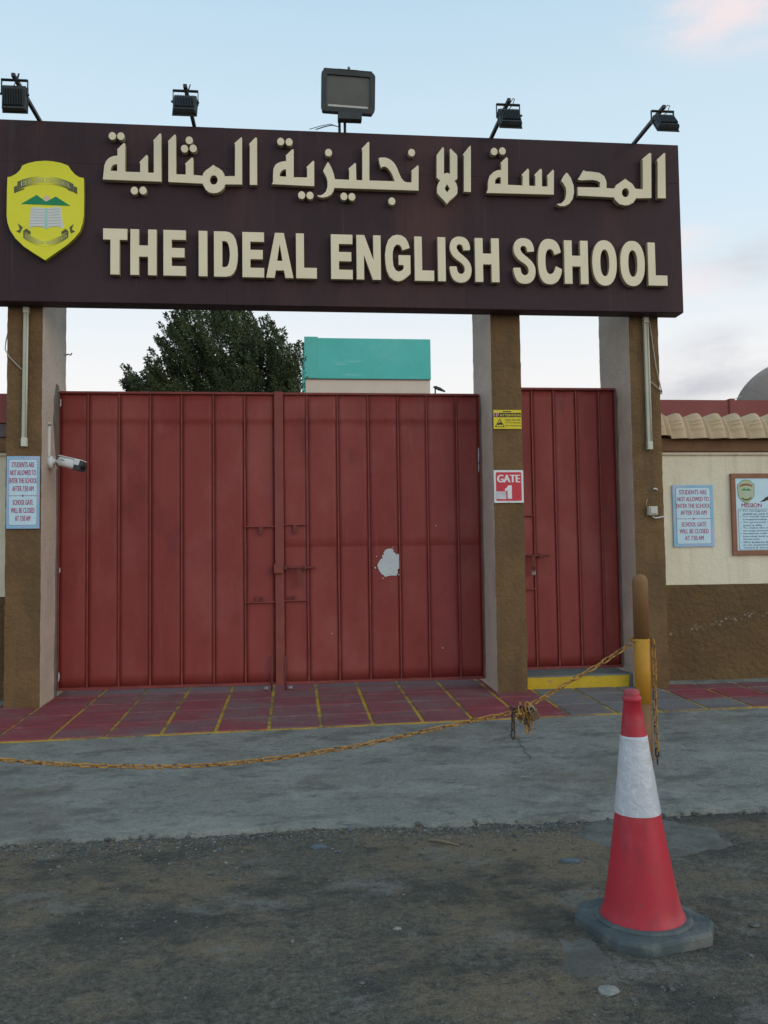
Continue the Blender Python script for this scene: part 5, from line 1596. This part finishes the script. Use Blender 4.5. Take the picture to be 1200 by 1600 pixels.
# tree behind the gate
def tree():
    t = thing('tree', (-1.3, 18.3, 0), 'dense dark green tree standing behind the left gate leaf', 'tree')
    random.seed(8)
    b = MB()
    b.tube([(-1.2, 18.3, -.1), (-1.25, 18.3, 1.2), (-1.15, 18.3, 2.4), (-1.2, 18.3, 3.6)], [.24, .19, .17, .13], 10)
    b.build('trunk', M['bark'], t)
    env = [(-3.52, 5.60), (-3.40, 5.74), (-3.30, 5.58), (-3.20, 5.20), (-3.10, 5.44), (-2.94, 6.04), (-2.87, 5.62), (-2.80, 6.0), (-2.76, 6.42), (-2.70, 6.45), (-2.66, 6.86), (-2.3, 7.12), (-1.8, 7.2), (-1.3, 7.06), (-.85, 6.88), (-.50, 6.78), (-.25, 6.48), (-.10, 6.10), (.0, 6.14), (.10, 6.26), (.20, 6.10), (.26, 5.4)]

    def top(x):
        for (a, za), (c_, zc) in zip(env, env[1:]):
            if a <= x <= c_: return za + (zc - za) * (x - a) / (c_ - a)
        return 5.0
    limbs = MB()
    V, F, MI = [], [], []

    def spray(base, tip, rad, n, mi):
        d = tip - base
        L = d.length
        dn = d.normalized()
        a = dn.orthogonal().normalized(); c_ = dn.cross(a)
        for _ in range(n):
            s_ = random.random() ** .7
            rr = rad * (1 - .75 * s_) * math.sqrt(random.random())
            q = random.uniform(0, 6.283)
            p = base + d * s_ + (a * math.cos(q) + c_ * math.sin(q)) * rr
            ld = (dn * .8 + (a * math.cos(q) + c_ * math.sin(q)) * .9 + Vector((random.gauss(0, .4), random.gauss(0, .4), random.gauss(0, .4)))).normalized()
            w_ = ld.cross(Vector((random.gauss(0, 1), random.gauss(0, 1), random.gauss(0, 1)))).normalized()
            ll = random.uniform(.035, .08); ww = ll * random.uniform(.16, .27)
            o = len(V)
            V.extend([p - w_ * ww * .3, p + ld * ll * .5 - w_ * ww, p + ld * ll, p + ld * ll * .5 + w_ * ww])
            F.append((o, o + 1, o + 2, o + 3)); MI.append(mi if random.random() < .8 else 1 - mi)
    nS = 0
    # sprays whose tips follow the outline, then the body of the crown
    tips = []
    x = -3.52
    while x < .18:
        z = top(x)
        tips.append((x, z - random.uniform(0, .10), random.gauss(0, .35), 1))
        x += random.uniform(.05, .10)
    for _ in range(680):
        x = random.uniform(-3.45, .08)
        zt = top(x)
        lo_ = 4.6 if x > -3 else 4.9
        z = zt - (zt - lo_) * random.random() - .16 - .10 * abs(noise.noise(Vector((x * 3, 0, 4))))
        tips.append((x, z, random.gauss(0, .75), 0))
    for (x, z, dy, edge) in tips:
        tip = Vector((x, 18.3 + dy, z))
        c_ = Vector((-1.1 + .25 * (x + 1.3), 18.3, 3.6))
        outd = (tip - c_).normalized()
        L = random.uniform(.45, .8) if not edge else random.uniform(.35, .6)
        dirn = (outd + Vector((-.55, 0, .75))).normalized()
        base = tip - dirn * L
        if edge and top(base.x) < base.z: base = tip - Vector((.0, 0, L))
        spray(base, tip, random.uniform(.08, .17) if not edge else random.uniform(.05, .10), 230 if not edge else 150, 0 if random.random() < .62 else 1)
    me = bpy.data.meshes.new('crown')
    me.from_pydata([tuple(v - Vector(ROOT[t.name])) for v in V], [], F)
    me.materials.append(M['leaf']); me.materials.append(M['leaf_light'])
    me.polygons.foreach_set('material_index', MI)
    me.update()
    cr = link('crown', me, t, ROOT[t.name])
    for k in range(16):
        x = -3.2 + k * .23
        tp = Vector((x, 18.5 + abs(random.gauss(0, .4)), top(x) - .7))
        st = Vector((-1.2, 18.3, random.uniform(2.3, 3.6)))
        mid = st.lerp(tp, .5) + Vector((0, 0, -.15))
        limbs.tube([st, mid, tp], [.07, .04, .008], 6)
    limbs.build('limb', M['bark'], t)


tree()

# ------------------------------------------------------------------ loose stones and scraps on the ground
def ico(r, sub=1):
    bm = bmesh.new()
    bmesh.ops.create_icosphere(bm, subdivisions=sub, radius=r)
    v = [x.co.copy() for x in bm.verts]; f = [[q.index for q in p.verts] for p in bm.faces]
    bm.free()
    return v, f


IV, IF = ico(1.0)
random.seed(31)
b = MB()


def pebble(x, y, r, mi):
    e_ = Euler((random.uniform(0, 6), random.uniform(0, 6), random.uniform(0, 6))).to_matrix()
    sx, sy, sz = random.uniform(.7, 1.4), random.uniform(.7, 1.2), random.uniform(.4, .75)
    e2 = Matrix.Rotation(random.uniform(0, 6), 3, 'Z')
    z = road_z(x, y) if y < apron_edge(x) - .01 else ground_z(y) + .004
    b.add([(x + p.x, y + p.y, z + r * .22 + p.z) for p in (e2 @ Vector(((e_ @ v).x * sx * r, (e_ @ v).y * sy * r, (e_ @ v).z * sz * r)) for v in IV)], IF, mi)


for _ in range(2600):                    # swept up against the apron
    x = random.uniform(-3, 1.75)
    y = apron_edge(x) - abs(random.gauss(0, .17)) - .01
    pebble(x, y, random.uniform(.003, .009) * (2.0 if random.random() < .05 else 1), random.choices((0, 1, 2), (.84, .07, .09))[0])
for _ in range(5200):
    y = 1.6 + 3.5 * random.random() ** .8
    x = random.uniform(-.45, .56) * (y + 1.2) + .1 * y
    if noise.noise(Vector((x * 1.1, y * 1.1, 8))) < -.12 and random.random() < .8: continue
    pebble(x, y, random.uniform(.0018, .0055) * (2.6 if random.random() < .03 else 1), random.choices((0, 1, 2), (.88, .05, .07))[0])
for _ in range(150):                     # crumbs broken off the concrete edge
    x = random.uniform(-3, 3.4)
    y = apron_edge(x) - abs(random.gauss(0, .05))
    pebble(x, y, random.uniform(.008, .022), 3)
for _ in range(160):
    y = random.uniform(5.25, 7.4); x = random.uniform(-3, 4.5)
    pebble(x, y, random.uniform(.002, .0055), random.choices((0, 1), (.8, .2))[0])
tag(b.build('gravel', [M['pebble'], M['pebble_pale'], M['pebble_blue'], M['spill']], fixn=False), 'loose gravel scattered over the road edge', kind='stuff')


def stone(x, y, rx, ry, rz, m, label, seed, cat='stone', name='stone'):
    v, f = ico(1.0, 2)
    bb = MB()
    vs_ = []
    for p in v:
        k = 1 + .28 * noise.noise(p * 1.4 + Vector((seed, 0, 0))) + .10 * noise.noise(p * 4 + Vector((seed, 3, 0)))
        vs_.append((x + p.x * rx * k, y + p.y * ry * k, road_z(x, y) + rz * .35 + p.z * rz * k))
    bb.add(vs_, f, 0, False)
    o = bb.build(name, M[m], loc=(x, y, road_z(x, y)))
    tag(o, label, cat)


stone(1.137, 3.145, .042, .033, .010, 'pebble_pale', 'flat pale stone in the foreground, nearest the camera below the cone', 1.0)
stone(.735, 3.46, .018, .015, .009, 'pebble', 'small grey stone left of the cone base', 4.0)
stone(1.43, 4.47, .060, .028, .014, 'pebble_blue', 'bluish grey flat stone on the dirt behind the cone, left of it', 7.0)
stone(.12, 4.86, .050, .030, .016, 'pebble_blue', 'bluish stone against the crumbling apron edge at the centre', 9.0)
stone(1.96, 3.60, .026, .018, .010, 'pebble', 'grey stone just right of the rubber cone base', 12.0)
stone(.43, 3.77, .018, .012, .006, 'pebble_pale', 'white fleck of stone on the dark road left of the cone', 15.0)
bb = MB(); bb.tube([(.745, 4.90, road_z(.745, 4.9) + .008), (.81, 4.85, road_z(.81, 4.85) + .013), (.90, 4.79, road_z(.9, 4.79) + .007)], [.006, .008, .004], 6)
tag(bb.build('twig', M['twig'], loc=(.81, 4.85, road_z(.81, 4.85))), 'dry pale twig lying in the dirt below the apron edge', 'twig')
# hairline crack in the apron under the padlock
bb = MB()
pts = [(1.775, 7.2), (1.79, 7.08), (1.755, 7.0), (1.77, 6.92), (1.80, 6.84), (1.765, 6.72), (1.775, 6.60), (1.745, 6.52), (1.76, 6.40), (1.735, 6.32)]
for (xa, ya), (xb, yb) in zip(pts, pts[1:]):
    za, zb = ground_z(ya) + .004, ground_z(yb) + .004
    w_ = .0013
    bb.add([(xa - w_, ya, za - .004), (xa + w_, ya, za - .004), (xb + w_, yb, zb - .004), (xb - w_, yb, zb - .004), (xa, ya, za + .0008), (xb, yb, zb + .0008)], [(0, 1, 4), (2, 3, 5), (0, 4, 5, 3), (1, 2, 5, 4)])
tag(bb.build('crack', M['dark_cable']), 'hairline crack in the concrete apron', kind='structure')
